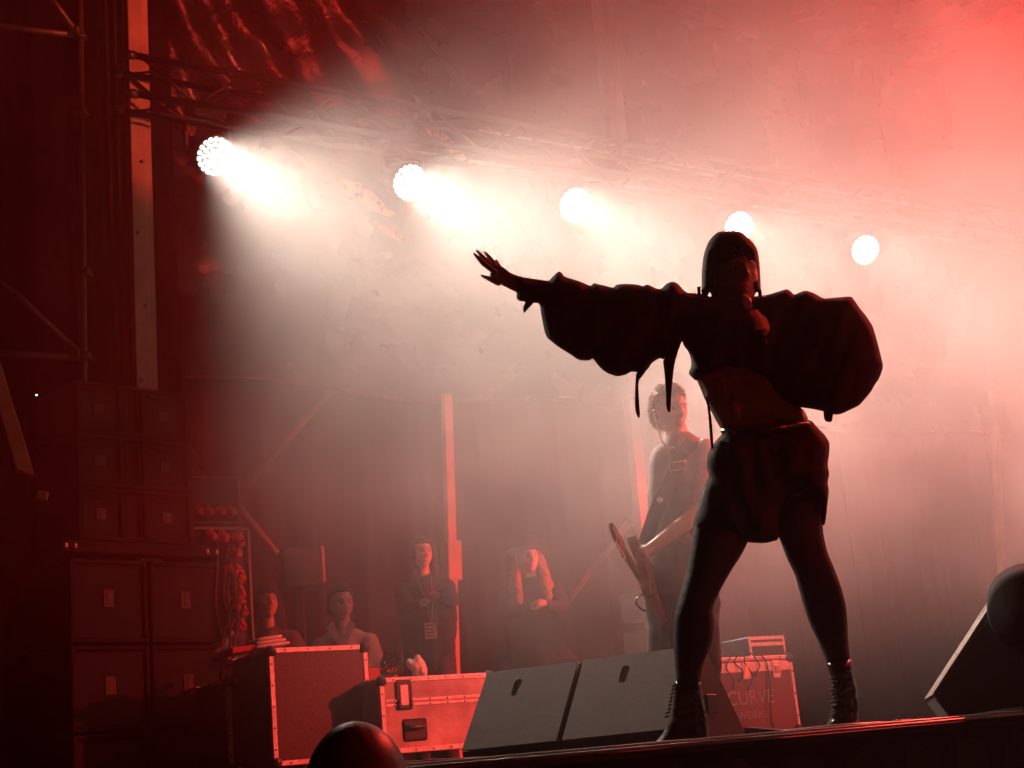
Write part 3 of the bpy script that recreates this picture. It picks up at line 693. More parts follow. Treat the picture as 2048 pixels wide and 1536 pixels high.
MB().tube([P(828, 1318, 8.57), P(833, 1309, 8.55), P(839, 1314, 8.57)], .003, 5).build('bag_handle', MATS['bag_plastic'], bg, True, True)
cbl = MB(); rnd = random.Random(5); pts = []
for i in range(70):
    a = i * .55; pts.append(P(782 + 20 * math.cos(a) + rnd.uniform(-5, 5), 1322 + 26 * math.sin(a * .9) + rnd.uniform(-4, 4) + i * .1, 8.6 + .07 * math.sin(a * .37)))
pts = [pts[0].lerp(pts[0], 0)] + pts
cbl.tube(pts, .006, 6); tag(cbl.build('cable_bundle', CABLE, smooth=True), 'tangled bundle of black cable on the pale flight case', 'cable')
# dark loudspeaker on a pole behind the crew
ds = thing('pole_speaker', 'dark loudspeaker with a pale edge behind the capped person', 'loudspeaker', P(640, 1560, 12.0), YAW - .3)
z0, z1 = P(640, 1172, 12.0).z, P(640, 1092, 12.0).z; zb_ = ds.location.z; ds.location.z = 0
MB().box((-.22, -.1, z0), (.10, .25, z1), .02).build('cabinet', BLACK, ds); MB().box((.102, -.1, z0 + .02), (.125, -.04, z1 - .01), .003).build('edge_trim', WOOD, ds); MB().tube([(-.05, .08, 0.004), (-.05, .08, z0)], .02, 10).build('pole', DARK, ds)

# ------------------------------------------------------------------ wedge monitors
def wedge(loc, rz, w, s, label, grp):
    t = thing('monitor_wedge', label, 'monitor', loc, rz, grp)   # local x = width, -y = slanting pale panel side
    pr = [(-.30, .075), (-.26, .004), (.36, .004), (.40, .05), (.04, .418), (.0, .425)]
    poly = [(y * s, z * s) for y, z in pr]
    R = Matrix.Rotation(math.pi / 2, 4, 'Z')
    c = MB(); a = [c.bm.verts.new((0, y, z)) for y, z in poly]; b = [c.bm.verts.new((w, y, z)) for y, z in poly]; n = len(poly)
    c.bm.faces.new(a); c.bm.faces.new(b[::-1])
    for i in range(n): c.bm.faces.new((a[i], a[(i + 1) % n], b[(i + 1) % n], b[i]))
    c.build('cabinet', BLACK, t, bev=.006 * s)
    # slanting panel, 3 mm proud of the cabinet, with an oval hand hole
    p0 = Vector((0, -.30 * s, .075 * s)); p1 = Vector((0, .0, .425 * s)); up_ = (p1 - p0); H = up_.length; up_.normalize(); nrm = Vector((0, -up_.z, up_.y))
    RM = Matrix((Vector((1, 0, 0)), -nrm, up_)).transposed().to_4x4(); RM.translation = p0
    outer = [(.006, .004), (w - .006, .004), (w - .006, H - .004), (.006, H - .004)]
    hx, hz, hr, hl = w * .40, H * .74, .020 * s, .030 * s
    hole = [(hx + hr * math.cos(k * math.pi / 8 + (0 if k < 8 else 0)), hz + (hl if k <= 8 else -hl) + hr * math.sin(k * math.pi / 8)) for k in range(17)]
    hole = hole[:9] + [(hx - hr, hz - hl)] + [(hx + hr * math.cos(k * math.pi / 8), hz - hl + hr * math.sin(k * math.pi / 8)) for k in range(9, 17)]
    pts = [Vector(q) for q in outer + hole]; no = len(outer); nh = len(hole)
    ed = [(i, (i + 1) % no) for i in range(no)] + [(no + i, no + (i + 1) % nh) for i in range(nh)]
    vo, eo, fo, *_ = delaunay_2d_cdt(pts, ed, [], 0, 1e-5)
    pm = MB(); F_ = []; B_ = []
    for v in vo: F_.append(pm.bm.verts.new(RM @ Vector((v.x, -.012, v.y)))); B_.append(pm.bm.verts.new(RM @ Vector((v.x, -.0065, v.y))))
    cnt = {}
    for f in fo:
        cx = sum(vo[i].x for i in f) / len(f); cz = sum(vo[i].y for i in f) / len(f)
        if inpoly(cx, cz, hole): continue
        pm.bm.faces.new([F_[i] for i in f]); pm.bm.faces.new([B_[i] for i in reversed(f)])
        for i in range(len(f)):
            k = (f[i], f[(i + 1) % len(f)]); cnt[k] = 1
    for a_, b_ in cnt:
        if (b_, a_) not in cnt: pm.bm.faces.new((F_[b_], F_[a_], B_[a_], B_[b_]))
    pn = pm.build('slanted_panel', WEDGE, t)
    MB().box((hx - hr * 1.05, -.0062, hz - hl - hr * 1.05), (hx + hr * 1.05, -.0045, hz + hl + hr * 1.05), m=RM).build('hand_hole', BLACK, pn)
    pl = MB(); pl.box((w + .001, -.05 * s, .14 * s), (w + .008, .07 * s, .22 * s), .003); pl.build('side_handle', PLASTIC, t)
    return t
WPx = P(975, 1348, 6.55); wa = -math.radians(27)
wu = Vector((math.cos(wa), math.sin(wa), 0)); wtot = along(WPx, wu, 1166)
sc_ = WPx.z / .425
wedge((WPx.x, WPx.y, 0), wa, wtot - .012, sc_, 'left of the two grey-fronted monitor wedges side by side', 'grey monitor wedges by the feet of the singer')
W2 = WPx + wu * (wtot + .002); wt2 = along(WPx, wu, 1405) - wtot
wedge((W2.x, W2.y, 0), wa, wt2, sc_, 'grey-fronted monitor wedge right behind the left leg of the singer', 'grey monitor wedges by the feet of the singer')
W3 = P(2012, 1180, 6.0)
wedge((W3.x, W3.y, 0.0), -math.radians(101), .62, 1.24, 'dark monitor wedge with a pale slanted edge at the right', 'grey monitor wedges by the feet of the singer')
# round-backed lamp in front of it at the right edge
rl = thing('floor_lamp', 'black round-backed floor lamp cut by the right edge of the picture', 'stage lamp', (P(2060, 1440, 5.2).x, 5.2, 0))
c0 = P(2062, 1222, 5.2); dv = Vector((.25, .8, .35)).normalized(); R = dv.to_track_quat('Z', 'Y').to_matrix().to_4x4(); R.translation = c0
lp = MB(); lp.lathe([(.03, -.19), (.075, -.18), (.082, -.13), (.112, -.115), (.118, -.06), (.138, -.045), (.145, 0), (.14, .10), (.13, .10), (.12, .02), (.01, .01)], 32, R); lp.build('housing', mat('matt_black', (.006, .006, .006), .9, spec=.1), rl, True, True)
st = MB(); st.tube([c0 + Vector((.15, 0, 0)), c0 + Vector((.17, 0, -.1)), Vector((c0.x + .17, 5.2, .02))], .014, 8); st.build('yoke', DARK, rl, True, True)
MB().box((-.05, -.16, .004), (.30, .16, .03), .006, Matrix.Translation((c0.x, 5.2, 0))).build('foot', DARK, rl, True)

# ------------------------------------------------------------------ back line: lettered road case, amplifier, cabinet
rc, wr, hr_ = flight_case(1400, 1583, 1318, 8.7, .05, 'lettered dark road case with two butterfly catches, behind the singer', mat('case_red_brown', (.16, .055, .05), .6, var=.2), dep=.5, castors=False, edge=.022)
rc['group'] = 'back line equipment'
MB().box((.024, -.0015, hr_ - .088), (wr - .024, .012, hr_ - .034), .002).build('lid_band', ALU, rc)
for x in (wr * .47, wr * .80):
    cp = MB().box((x - .030, -.008, hr_ - .13), (x + .030, -.0018, hr_ - .03), .004).build('catch_plate', ALU, rc)
    MB().box((x - .018, -.013, hr_ - .105), (x + .018, -.0082, hr_ - .055), .003).build('catch_wing', mat('brass_catch', (.8, .5, .25), .25, metal=.8), cp)
LET = mat('stencil_paint', (.34, .25, .22), .7)
def lettering(s, size, x, z, parent, y=-.001):
    c = bpy.data.curves.new('lettering', 'FONT'); c.body = s; c.size = size; c.align_x = 'CENTER'; c.extrude = .0006
    o = bpy.data.objects.new('lettering', c); COL.objects.link(o); o.parent = parent; o.location = (x, y + .006, z); o.rotation_euler = (math.pi / 2, 0, 0); c.materials.append(LET)
    me = bpy.data.meshes.new_from_object(o.evaluated_get(bpy.context.evaluated_depsgraph_get())); o2 = bpy.data.objects.new('lettering', me); COL.objects.link(o2); o2.parent = parent; o2.location = o.location; o2.rotation_euler = o.rotation_euler
    bpy.data.objects.remove(o); return o2
lettering('CURVE', .115, wr * .49, hr_ * .40, rc, -.003); lettering('WORKS', .062, wr * .49, hr_ * .22, rc, -.003)
ah = thing('guitar_amplifier', 'small amplifier head standing on the lettered road case', 'amplifier', P(1500, 1306, 9.0), YAW)
q0, q1 = P(1500, 1306, 9.0), P(1500, 1272, 9.0); aw = along(q1, UX, 1571); ahh = q1.z - q0.z + .02; ah.location.z = rc.location.z + hr_ + .002
MB().box((0, 0, 0), (aw, .25, ahh), .008).build('cabinet', BLACK, ah)
for lo, hi in (((.0, -.004, ahh - .02), (aw, .0, ahh)), ((0, -.004, 0), (.014, 0, ahh - .0205)), ((aw - .014, -.004, 0), (aw, 0, ahh - .0205)), ((.015, -.004, ahh * .52), (aw - .015, 0, ahh * .70))): MB().box(lo, hi).build('trim', ALU, ah)
ac = thing('amplifier_cabinet', 'red-lit stacked amplifier cabinets with pale piping behind the knee of the singer', 'amplifier', P(1380, 1480, 10.2), YAW)
ac.location.z = 0; q = P(1466, 1250, 10.2); x1 = .62
for k, (ya, yb) in enumerate(((1166, 1224), (1244, 1302), (1310, 1480))):
    za, zb2 = P(1440, ya, 10.2).z, max(.01, P(1440, yb, 10.2).z); xl, xr = -.2, .315
    MB().box((xl, 0, zb2), (xr, .35, za), .01).build('cabinet', mat('amp_tolex', (.16, .10, .09), .7, bump=.3, bscale=300), ac)
    MB().tube([(xl + .02, -.004, zb2 + .02), (xr - .02, -.004, zb2 + .02), (xr - .02, -.004, za - .02), (xl + .02, -.004, za - .02), (xl + .02, -.004, zb2 + .02)], .005, 6).build('piping', ALU, ac)
for k in range(5):                                     # leads falling over the front of the road case
    G4 = gmat(rc); x = wr * (.28 + .1 * k); c = MB(); ln = (.20, .16, .22, .14, hr_ + .0)[k]
    c.tube([G4 @ Vector((x + .02 * math.sin(i * .8 + k) - .04 * (i < 3), -.016 - .010 * math.sin(i), hr_ + .02 - ln * max(0, i - 2) / 9)) for i in range(12)], .0045, 6)
    tag(c.build('audio_lead', CABLE, smooth=True), ['leftmost lead looped over the lettered road case', 'second lead over the lettered road case', 'lead hanging beside the left catch of the lettered case', 'short lead between the two catches of the lettered case', 'long lead falling down the front of the lettered case'][k], 'cable', 'leads over the road case')
pu = thing('pedal_unit', 'low black floor unit with small white indicator lights, by the lettered road case', 'pedal', P(1555, 1462, 6.9), math.radians(-20)); pu.location.z = 0
MB().prism([(-.14, .004), (.12, .004), (.13, .03), (-.13, .075)], -.08, .08).build('housing', PLASTIC, pu)
for k, x in enumerate((-.08, -.04, .06)): MB().box((x - .007, -.086, .03), (x + .007, -.081, .038)).build('indicator', mat('unit_led', (.8, .8, .8), .3, emit=(.9, 1, 1), estr=1.5), pu)
sbx = thing('stage_box', 'flat red cable box on the floor beside the right boot', 'box', P(1610, 1470, 7.4), .2); sbx.location.z = 0
MB().box((-.12, -.08, .004), (.12, .08, .055), .008).build('housing', MATS['red_box_paint'], sbx)

# ------------------------------------------------------------------ cables lying along the stage edge
def edge_cable(label, a0, a1, off, r, amp, seed, lift=0., rough=CABLE):
    c = MB(); n = int((a1 - a0) * 26); pts = []
    for i in range(n + 1):
        a = a0 + (a1 - a0) * i / n; h = max(0, noise.noise(Vector((a * 1.3, seed, 0)))) * lift
        pts.append(stage_pt(a, off + amp * noise.noise(Vector((a * 1.7, seed, 5))), r + .002 + h))
    c.tube(pts, r, 8); tag(c.build('edge_cable', rough, smooth=True), label, 'cable', 'cables along the stage edge')
CAB2 = mat('grey_cable', (.30, .28, .27), .18, var=.2)
edge_cable('thick glossy cable lying along the very edge of the stage', -3, 4, .05, .009, .02, 1, .0, CAB2)
edge_cable('thin cable curling just behind the edge of the stage', -3, 4, .09, .007, .04, 2, .04, CAB2)
edge_cable('wavy cable rising in low loops between the boots', -.6, 2.2, .13, .008, .05, 7, .07, CAB2)
edge_cable('cable running from the right boot towards the right wedge', .6, 4, .16, .009, .05, 11, .05)
# ================================================================== people
def z1(l): return [(900 + x / 2.2756, 420 + y / 2.2756) for x, y in l]
def z2(l): return [(1150 + x / 2.2383, 850 + y / 2.2383) for x, y in l]
def z7(x, y): return 1180 + x / 2.743, 740 + y / 2.743
SKD = skin_mat('skin_tan', (.42, .25, .18)); SKL = skin_mat('skin_pale', (.55, .36, .28))
HAIRD = mat('dark_hair', (.022, .015, .012), .45, var=.4, scale=60, bump=.6, bscale=160)
HAIRB = mat('sandy_hair', (.30, .18, .10), .5, var=.4, scale=60, bump=.6, bscale=160)
HAIRR = mat('auburn_hair', (.32, .11, .06), .45, var=.4, scale=60, bump=.6, bscale=160)
JACK = mat('jacket_cotton', (.013, .011, .011), .88, var=.3, scale=20, bump=.05, bscale=500, spec=.12)
TIGHT = mat('black_tights', (.016, .012, .012), .75, var=.2, scale=40, spec=.15)
LEATH = mat('boot_leather', (.02, .017, .017), .3, var=.3, scale=30, bump=.06, bscale=120)
# ------------------------------------------------------------------ the singer
DSG = 5.0
sg = thing('person', 'singer in a hooded black cropped jacket with wide sleeves, one arm stretched out, legs apart', 'person', (P(1500, 1480, DSG).x, DSG, 0))
A = lambda x, y, D=DSG: P(900 + x / 2.2756, 420 + y / 2.2756, D)
B = lambda x, y, D=DSG: P(1150 + x / 2.2383, 850 + y / 2.2383, D)
H = lambda x, y, D=DSG: P(930 + x / 9.6, 480 + y / 9.6, D)
caps = [(A(1290, 380), .052, A(1300, 480), .060), (A(1290, 520), .080, A(1290, 640), .085), (A(1160, 490), .050, A(1290, 500), .07), (A(1430, 495), .050, A(1290, 500), .07),
        (A(1140, 450), .055, A(720, 420), .043), (A(720, 420), .044, A(330, 345), .031),                               # stretched arm
        (A(1430, 460), .055, A(1810, 690, 4.95), .045), (A(1810, 690, 4.97), .040, A(1410, 505, 4.90), .028),              # bent arm
        (B(800, 230), 0.0720, B(700, 420, 4.96), 0.0612), (B(700, 420, 4.96), 0.0590, B(535, 830, 4.90), 0.0396), (B(535, 830, 4.90), 0.0403, B(530, 940, 4.92), 0.0374), (B(530, 940, 4.92), 0.0360, B(505, 1150, 4.95), 0.0259),
        (B(950, 230), 0.0720, B(1010, 450, 5.03), 0.0590), (B(1010, 450, 5.03), 0.0576, B(1115, 800, 5.06), 0.0374), (B(1115, 800, 5.06), 0.0382, B(1135, 880, 5.08), 0.0360), (B(1135, 880, 5.08), 0.0346, B(1180, 1080, 5.12), 0.0252),
        (B(505, 1150, 4.95), 0.0245, B(500, 1380, 4.95), 0.0230), (B(1180, 1080, 5.12), 0.0245, B(1200, 1330, 5.13), 0.0230)]
# left hand: wrist, palm, four fingers at different depths and the thumb
caps += [(A(330, 345), .030, H(900, 800), .028), (H(900, 800), .024, H(640, 590, 4.99), .021), (H(870, 760), .022, H(600, 600, 5.01), .021), (H(850, 800), .024, H(560, 680, 4.98), .018)]
for kn, mid, tip in ((H(560, 600, 4.955), H(350, 450, 4.945), H(172, 262, 4.945)), (H(570, 560, 4.985), H(390, 380, 4.98), H(222, 198, 4.985)),
                     (H(600, 540, 5.015), H(500, 380, 5.02), H(378, 232, 5.03)), (H(650, 540, 5.04), H(625, 470, 5.055), H(598, 392, 5.075))):
    caps += [(kn, .0115, mid, .0105), (mid, .0105, tip, .0066)]
caps += [(H(640, 800, 4.97), .016, H(470, 745, 4.955), .0105), (H(470, 745, 4.955), .0105, H(312, 682, 4.945), .0062)]
# right hand closed round the microphone
MC = Vector(P(1487, 603, 4.835)); MD = (P(1516, 660, 4.80) - MC).normalized(); MQ = MD.to_track_quat('Z', 'Y').to_matrix()
wr_ = A(1410, 505, 4.90)
caps += [(wr_, .028, MC + MD * .11 + Vector((.02, .02, 0)), .028)]
for k in range(4):
    c0 = MC + MD * (.065 + .021 * k)
    for a0, a1 in ((.2, 1.3), (1.3, 2.4), (2.4, 3.4)):
        f = lambda a: c0 + (MQ @ Vector((math.cos(a - .6), math.sin(a - .6), 0))) * .027
        caps.append((f(a0), .0095, f(a1), .009))
caps += [(MC + MD * .12 + Vector((.01, -.02, 0)), .012, MC + MD * .06 + Vector((-.012, -.024, 0)), .010)]
tors = z1([(1200, 480), (1400, 480), (1480, 520), (1520, 700), (1560, 880), (1612, 905), (1636, 955), (1620, 1015), (1245, 1015), (1218, 975), (1185, 915), (1152, 850), (1122, 775), (1104, 720), (1106, 600), (1130, 520)])
HC = P(1471, 554, 4.99)
body_with_head('body', caps, .0065, head_geo(HC, .226, math.radians(14), .05, 0, beard=.35), SKD, sg, extra=[inflate(tors, DSG, .095, .105, step=9)])
hair('hair', HAIRD, sg, HC + Vector((0, .004, .004)), .228, math.radians(14), lambda x, y, z: z > .24 - 1.4 * max(0, y) + .25 * noise.noise(Vector((x * 7, 0, 0))), lift=.004, seed=3, strands=260, slen=.014)
hp = z1([(1152, 408), (1148, 300), (1155, 220), (1165, 180), (1180, 145), (1200, 120), (1225, 102), (1262, 100), (1300, 100), (1325, 104), (1350, 125), (1375, 150), (1395, 180), (1404, 230), (1408, 300), (1412, 400), (1406, 382), (1396, 368), (1386, 376), (1380, 400), (1196, 402), (1192, 378), (1182, 368), (1172, 380), (1168, 408)])
hood = puff('hood', JACK, sg, hp, 5.02, .135, .12, step=5, wid=40, hole=lambda x, y: 34 if y < 488 else 0 if (1422 < x < 1508 and y > 530) else (9 + max(0, (505 - y) * .9)), folds=.006, fscale=.05, thick=.006, smooth=1)
for l in ([(1150, 362), (1154, 380), (1168, 402)], [(1409, 362), (1411, 380), (1412, 396)], [(1134, 392), (1133, 352), (1141, 354)]):
    MB().tube([A(*q, 4.97) for q in l], .006, 6).build('hood_cord', JACK, sg, True, True)
jk = z1([(302, 365), (300, 300), (360, 312), (400, 322), (448, 325), (470, 300), (497, 277), (512, 290), (520, 303), (560, 315), (600, 328), (640, 347), (655, 331), (675, 337), (700, 343), (745, 354), (757, 339), (800, 335), (850, 338), (880, 347), (895, 338), (910, 343), (940, 358), (960, 360), (985, 335), (1012, 325), (1035, 333), (1055, 355), (1065, 368), (1090, 381), (1112, 384), (1140, 378), (1170, 398), (1210, 388), (1290, 396), (1370, 390), (1385, 394), (1405, 390), (1430, 388), (1450, 385), (1490, 372), (1533, 359), (1550, 370), (1567, 386), (1590, 375), (1618, 365), (1660, 380), (1700, 404), (1740, 400), (1824, 392), (1837, 405), (1860, 440), (1900, 490), (1925, 530), (1945, 600), (1960, 660), (1973, 712), (1955, 765), (1930, 800), (1918, 825), (1880, 870), (1862, 890), (1820, 910), (1780, 929), (1745, 932), (1700, 916), (1640, 904), (1600, 899), (1530, 886), (1470, 850), (1430, 790), (1330, 752), (1200, 765), (1120, 778), (1104, 765), (1084, 743), (1098, 712), (1098, 680), (1085, 645), (1065, 620), (1056, 594), (1040, 640), (1010, 672), (972, 680), (955, 674), (935, 685), (915, 700), (905, 720), (880, 742), (850, 738), (825, 735), (800, 750), (760, 758), (720, 745), (690, 725), (665, 695), (650, 674), (635, 686), (585, 684), (545, 655), (500, 628), (470, 605), (435, 576), (415, 480), (408, 425), (378, 422), (303, 412)])
def jd(x, y): return -.05 * max(0, min(1, (x - 1560) / 100))
puff('jacket', JACK, sg, jk, DSG, .145, .135, step=8, wid=70, folds=.03, fscale=.030, depth=jd, smooth=1, fang=.25)
for l in ([(848, 732), (843, 800), (841, 880), (845, 922), (858, 949), (865, 941), (860, 860), (856, 778), (882, 748), (900, 715)], [(968, 675), (976, 740), (981, 800), (985, 910), (1003, 926), (1006, 860), (1011, 790), (1021, 700), (1040, 636), (1054, 598)],
          [(345, 405), (343, 420), (331, 450), (338, 472), (352, 452), (380, 424), (384, 405)], [(1698, 908), (1704, 962), (1738, 967), (1745, 925)],
          [(1160, 850), (1172, 900), (1178, 960), (1184, 1050), (1196, 1142), (1204, 1146), (1198, 1050), (1190, 940), (1180, 880), (1168, 850)], [(1560, 870), (1590, 930), (1612, 975), (1622, 968), (1600, 915), (1585, 875)]):
    puff('tie_strap', JACK, sg, z1(l), 4.97, .004, .004, step=4, wid=3)
sh = [(1445, 856), (1444, 868), (1434, 879), (1425, 890), (1415, 908), (1413, 930), (1416, 943), (1418, 952), (1410, 970), (1400, 1005), (1391, 1030), (1386, 1052), (1386, 1063), (1420, 1074), (1460, 1082), (1496, 1085), (1530, 1087), (1560, 1079), (1558, 1040), (1572, 1004), (1600, 988), (1630, 990), (1643, 1006), (1642, 1048), (1650, 1052), (1656, 1002), (1658, 980), (1655, 965), (1659, 947), (1655, 930), (1659, 905), (1659, 885), (1650, 870), (1638, 858), (1620, 838), (1600, 850), (1540, 862), (1490, 864)]
puff('shorts', JACK, sg, sh, DSG, .155, .15, step=7, wid=62, folds=.025, fscale=.035, fang=-.1)
bl = MB(); bl.tube([P(1446 + 172 * i / 20, 862 + 4 * math.sin(i * .31) - 12 * (i / 20) ** 3, DSG - .13 * math.sin(math.pi * (i + 1) / 22) - .01) for i in range(21)], .011, 8); bl.build('belt', LEATH, sg, True, True)
for i in range(1, 18, 2):
    p = P(1446 + 172 * i / 20, 862 + 4 * math.sin(i * .31) - 12 * (i / 20) ** 3, DSG - .13 * math.sin(math.pi * (i + 1) / 22) - .022); MB().lathe([(.006, -.003), (.005, .003), (.001, .005)], 7, Matrix.Translation(p) @ Matrix.Rotation(math.pi / 2, 4, 'X')).build('belt_stud', STEEL if i < 5 else DARK, sg, True)
ll = z2([(640, 330), (580, 262), (552, 360), (531, 470), (515, 560), (500, 650), (478, 730), (456, 810), (443, 870), (440, 950), (445, 1050), (452, 1130), (458, 1165), (555, 1165), (562, 1130), (576, 1060), (600, 1010), (618, 950), (622, 880), (615, 825), (626, 790), (660, 720), (700, 650), (740, 590), (773, 528), (800, 450), (780, 300)])
puff('tights_leg', TIGHT, sg, ll, DSG, .088, .092, step=7, wid=48, depth=lambda x, y: -.09 * max(0, min(1, (y - 960) / 260)))
rl_ = z2([(1080, 260), (1118, 340), (1108, 440), (1112, 490), (1130, 570), (1160, 640), (1190, 720), (1212, 800), (1220, 880), (1222, 960), (1232, 1050), (1232, 1075), (1130, 1080), (1125, 1062), (1114, 1030), (1090, 970), (1050, 890), (1020, 800), (1004, 740), (984, 670), (945, 590), (918, 515), (890, 440), (900, 300)])
puff('tights_leg', TIGHT, sg, rl_, DSG, .085, .088, step=7, wid=46, depth=lambda x, y: .13 * max(0, min(1, (y - 960) / 360)))
bl1 = z2([(446, 1138), (440, 1220), (430, 1300), (402, 1368), (362, 1418), (330, 1442), (318, 1455), (322, 1466), (440, 1466), (520, 1464), (600, 1456), (602, 1380), (592, 1290), (574, 1210), (564, 1140), (500, 1150)])
bt = puff('boot', LEATH, sg, bl1, 4.93, .055, .055, step=4, wid=26, folds=.008, fscale=.07, fang=1.4)
lc = MB()
for i in range(9): lc.tube([B(446 - i * 3.0, 1165 + i * 17, 4.905), B(436 - i * 3.2 - (i > 6) * 8, 1172 + i * 17, 4.915)], .003, 5)
lc.build('laces', CLOTH, bt, True, True)
MB().box((-.10, -.045, .002), (.115, .045, .022), .006, Matrix.Translation((P(1355, 1490, 4.93).x, 4.93, 0))).build('sole', PLASTIC, bt, True)
bl2 = z2([(1122, 1062), (1136, 1100), (1150, 1150), (1145, 1200), (1156, 1220), (1146, 1260), (1140, 1310), (1116, 1365), (1095, 1388), (1100, 1398), (1180, 1396), (1266, 1390), (1270, 1260), (1264, 1180), (1247, 1100), (1241, 1044), (1180, 1052)])
bt = puff('boot', LEATH, sg, bl2, 5.12, .065, .06, step=4, wid=26, folds=.016, fscale=.10, seed=4, fang=1.4)
MB().box((-.06, -.06, .002), (.055, .06, .020), .006, Matrix.Translation((P(1680, 1460, 5.12).x, 5.12, 0))).build('sole', PLASTIC, bt, True)
lc = MB()
for i in range(9): lc.tube([B(1140 + (i % 3) * 5, 1130 + i * 18, 5.085), B(1152 + (i % 3) * 4, 1136 + i * 18, 5.07), B(1168, 1132 + i * 18, 5.065)], .003, 5)
lc.build('laces', CLOTH, bt, True, True)
mic = thing('microphone', 'black handheld microphone held at the mouth of the singer', 'microphone', MC)
MR = MQ.to_4x4(); MR.translation = MC
MB().lathe([(.011, .04), (.012, .06), (.0105, .17), (.010, .185)], 14, MR).build('handle', PLASTIC, mic, True, True)
MB().lathe([(.006, -.022), (.017, -.016), (.0245, 0), (.025, .010), (.024, .014), (.013, .042)], 18, MR).build('mesh_head', mat('mic_mesh', (.12, .12, .12), .4, metal=.8, bump=.6, bscale=900), mic, True, True)

# ------------------------------------------------------------------ the guitarist
DG = 7.1; K = lambda x, y, D=DG: P(*z7(x, y), D)
gt = thing('person', 'guitarist in a sleeveless dark top fading into the haze, looking down at the neck', 'person', (K(470, 2000).x, DG, 0))
GH = K(440, 228, 7.08)
caps = [(K(475, 330), .055, K(500, 440), .062), (K(435, 490), .085, K(430, 950), .10), (K(600, 470), .085, K(560, 950), .10), (K(500, 470), .09, K(500, 950), .105),
        (K(640, 440, 7.05), .060, K(612, 770, 7.0), .045), (K(612, 770, 7.0), .044, K(330, 985, 6.80), .030), (K(330, 985, 6.80), .030, K(285, 1010, 6.76), .032),
        (K(415, 520, 7.18), .058, K(430, 800, 7.28), .045), (K(430, 800, 7.28), .043, K(345, 1090, 7.12), .030), (K(345, 1090, 7.12), .032, K(330, 1150, 7.07), .028),
        (K(430, 980), .105, K(415, 1450, 7.02), .07), (K(415, 1450, 7.02), .065, K(430, 2000, 7.08), .045), (K(560, 980), .105, K(590, 1460), .07), (K(590, 1460), .065, K(600, 2000, 7.15), .045),
        (K(430, 2060, 7.06), .045, K(400, 2065, 6.95), .04), (K(600, 2060, 7.12), .045, K(590, 2065, 7.0), .04)]
for k in range(4):
    c0 = K(262 + k * 16, 978 + k * 22, 6.74); caps += [(K(318, 1000 + k * 8, 6.79), .012, c0, .009), (c0, .009, c0 + Vector((.028, -.02, -.022)), .008)]
caps += [(K(300, 985, 6.8), .012, K(262, 960, 6.80), .009)]
body_with_head('body', caps, .011, head_geo(GH, .232, math.radians(26), .16, -.06), SKL, gt)
hair('hair', HAIRB, gt, GH + Vector((-.004, .012, .016)), .235, math.radians(26), lambda x, y, z: z > .40 - 1.2 * max(0, y) - .25 * abs(x) * (y > -.3) + .3 * noise.noise(Vector((x * 6, y * 6, 3))), lift=.010, seed=8, strands=1600, slen=.024)
tcap = [(K(428, 505), .092, K(425, 960), .115), (K(560, 480), .095, K(560, 960), .115), (K(500, 450), .10, K(500, 960), .125), (K(415, 505, 7.15), .075, K(430, 560, 7.12), .085), (K(615, 460), .06, K(590, 540), .085)]
link('sleeveless_top', fuse('top', tcap, .012, folds=.016, fs=6), mat('grey_black_cotton', (.17, .14, .13), .85, var=.3, scale=12, bump=.06, bscale=300), gt, True, True)
tro = [(K(430, 950), .115, K(412, 1240, 7.0), .098), (K(412, 1240, 7.0), .092, K(440, 1960, 7.06), .072), (K(560, 950), .115, K(610, 1300), .098), (K(610, 1300), .092, K(630, 1960, 7.14), .072), (K(495, 960), .12, K(500, 1040), .11)]
link('trousers', fuse('trousers', tro, .013, folds=.018, fs=7), mat('charcoal_cotton', (.05, .04, .04), .85, bump=.06, bscale=300), gt, True, True)
for x in (430, 600): MB().box((-.05, -.16, .003), (.05, .08, .05), .02, Matrix.Translation((K(x, 2060).x, DG, 0))).build('shoe', LEATH, gt, True)
ew = MB(); ew.tube([K(355, 225, 7.0), K(352, 250, 6.99), K(372, 320, 6.98), K(395, 390, 6.99), K(430, 430, 7.0), K(462, 425, 7.0), K(466, 440, 7.0)], .0035, 5); ew.build('earpiece_wire', mat('clear_wire', (.6, .55, .5), .3), gt, True, True)
MB().lathe([(.008, -.008), (.011, 0), (.004, .009)], 10, Matrix.Translation(K(354, 226, 7.0))).build('earpiece', mat('clear_wire', (.6, .55, .5)), gt, True, True)
gu = thing('electric_guitar', 'electric bass guitar held upright with its headstock towards the left', 'guitar', K(325, 1180, 7.05))
g0, g1 = K(322, 1165, 6.86), K(200, 955, 6.56); E1 = (g1 - g0); GL = E1.length; E1.normalize(); E3 = Vector((-.90, -.42, .15)); E3 = (E3 - E1 * E3.dot(E1)).normalized(); E2 = E3.cross(E1)
GM = Matrix((E1, E2, E3)).transposed().to_4x4(); GM.translation = g0
out = [(.10, .03), (.17, .09), (.20, .135), (.15, .15), (.06, .11), (-.05, .12), (-.16, .165), (-.25, .14), (-.29, .05), (-.28, -.06), (-.22, -.14), (-.12, -.15), (-.03, -.10), (.04, -.095), (.10, -.125), (.13, -.10), (.10, -.04)]
out = chaikin(out, 2); bd_ = MB(); a = [bd_.bm.verts.new(GM @ Vector((x, y, -.02))) for x, y in out]; b = [bd_.bm.verts.new(GM @ Vector((x, y, .02))) for x, y in out]; n = len(out)
bd_.bm.faces.new(a); bd_.bm.faces.new(b[::-1])
for i in range(n): bd_.bm.faces.new((a[(i + 1) % n], a[i], b[i], b[(i + 1) % n]))
GWOOD = mat('guitar_lacquer', (.34, .17, .09), .3, var=.2, scale=6)
bd_.build('guitar_body', GWOOD, gu, True)
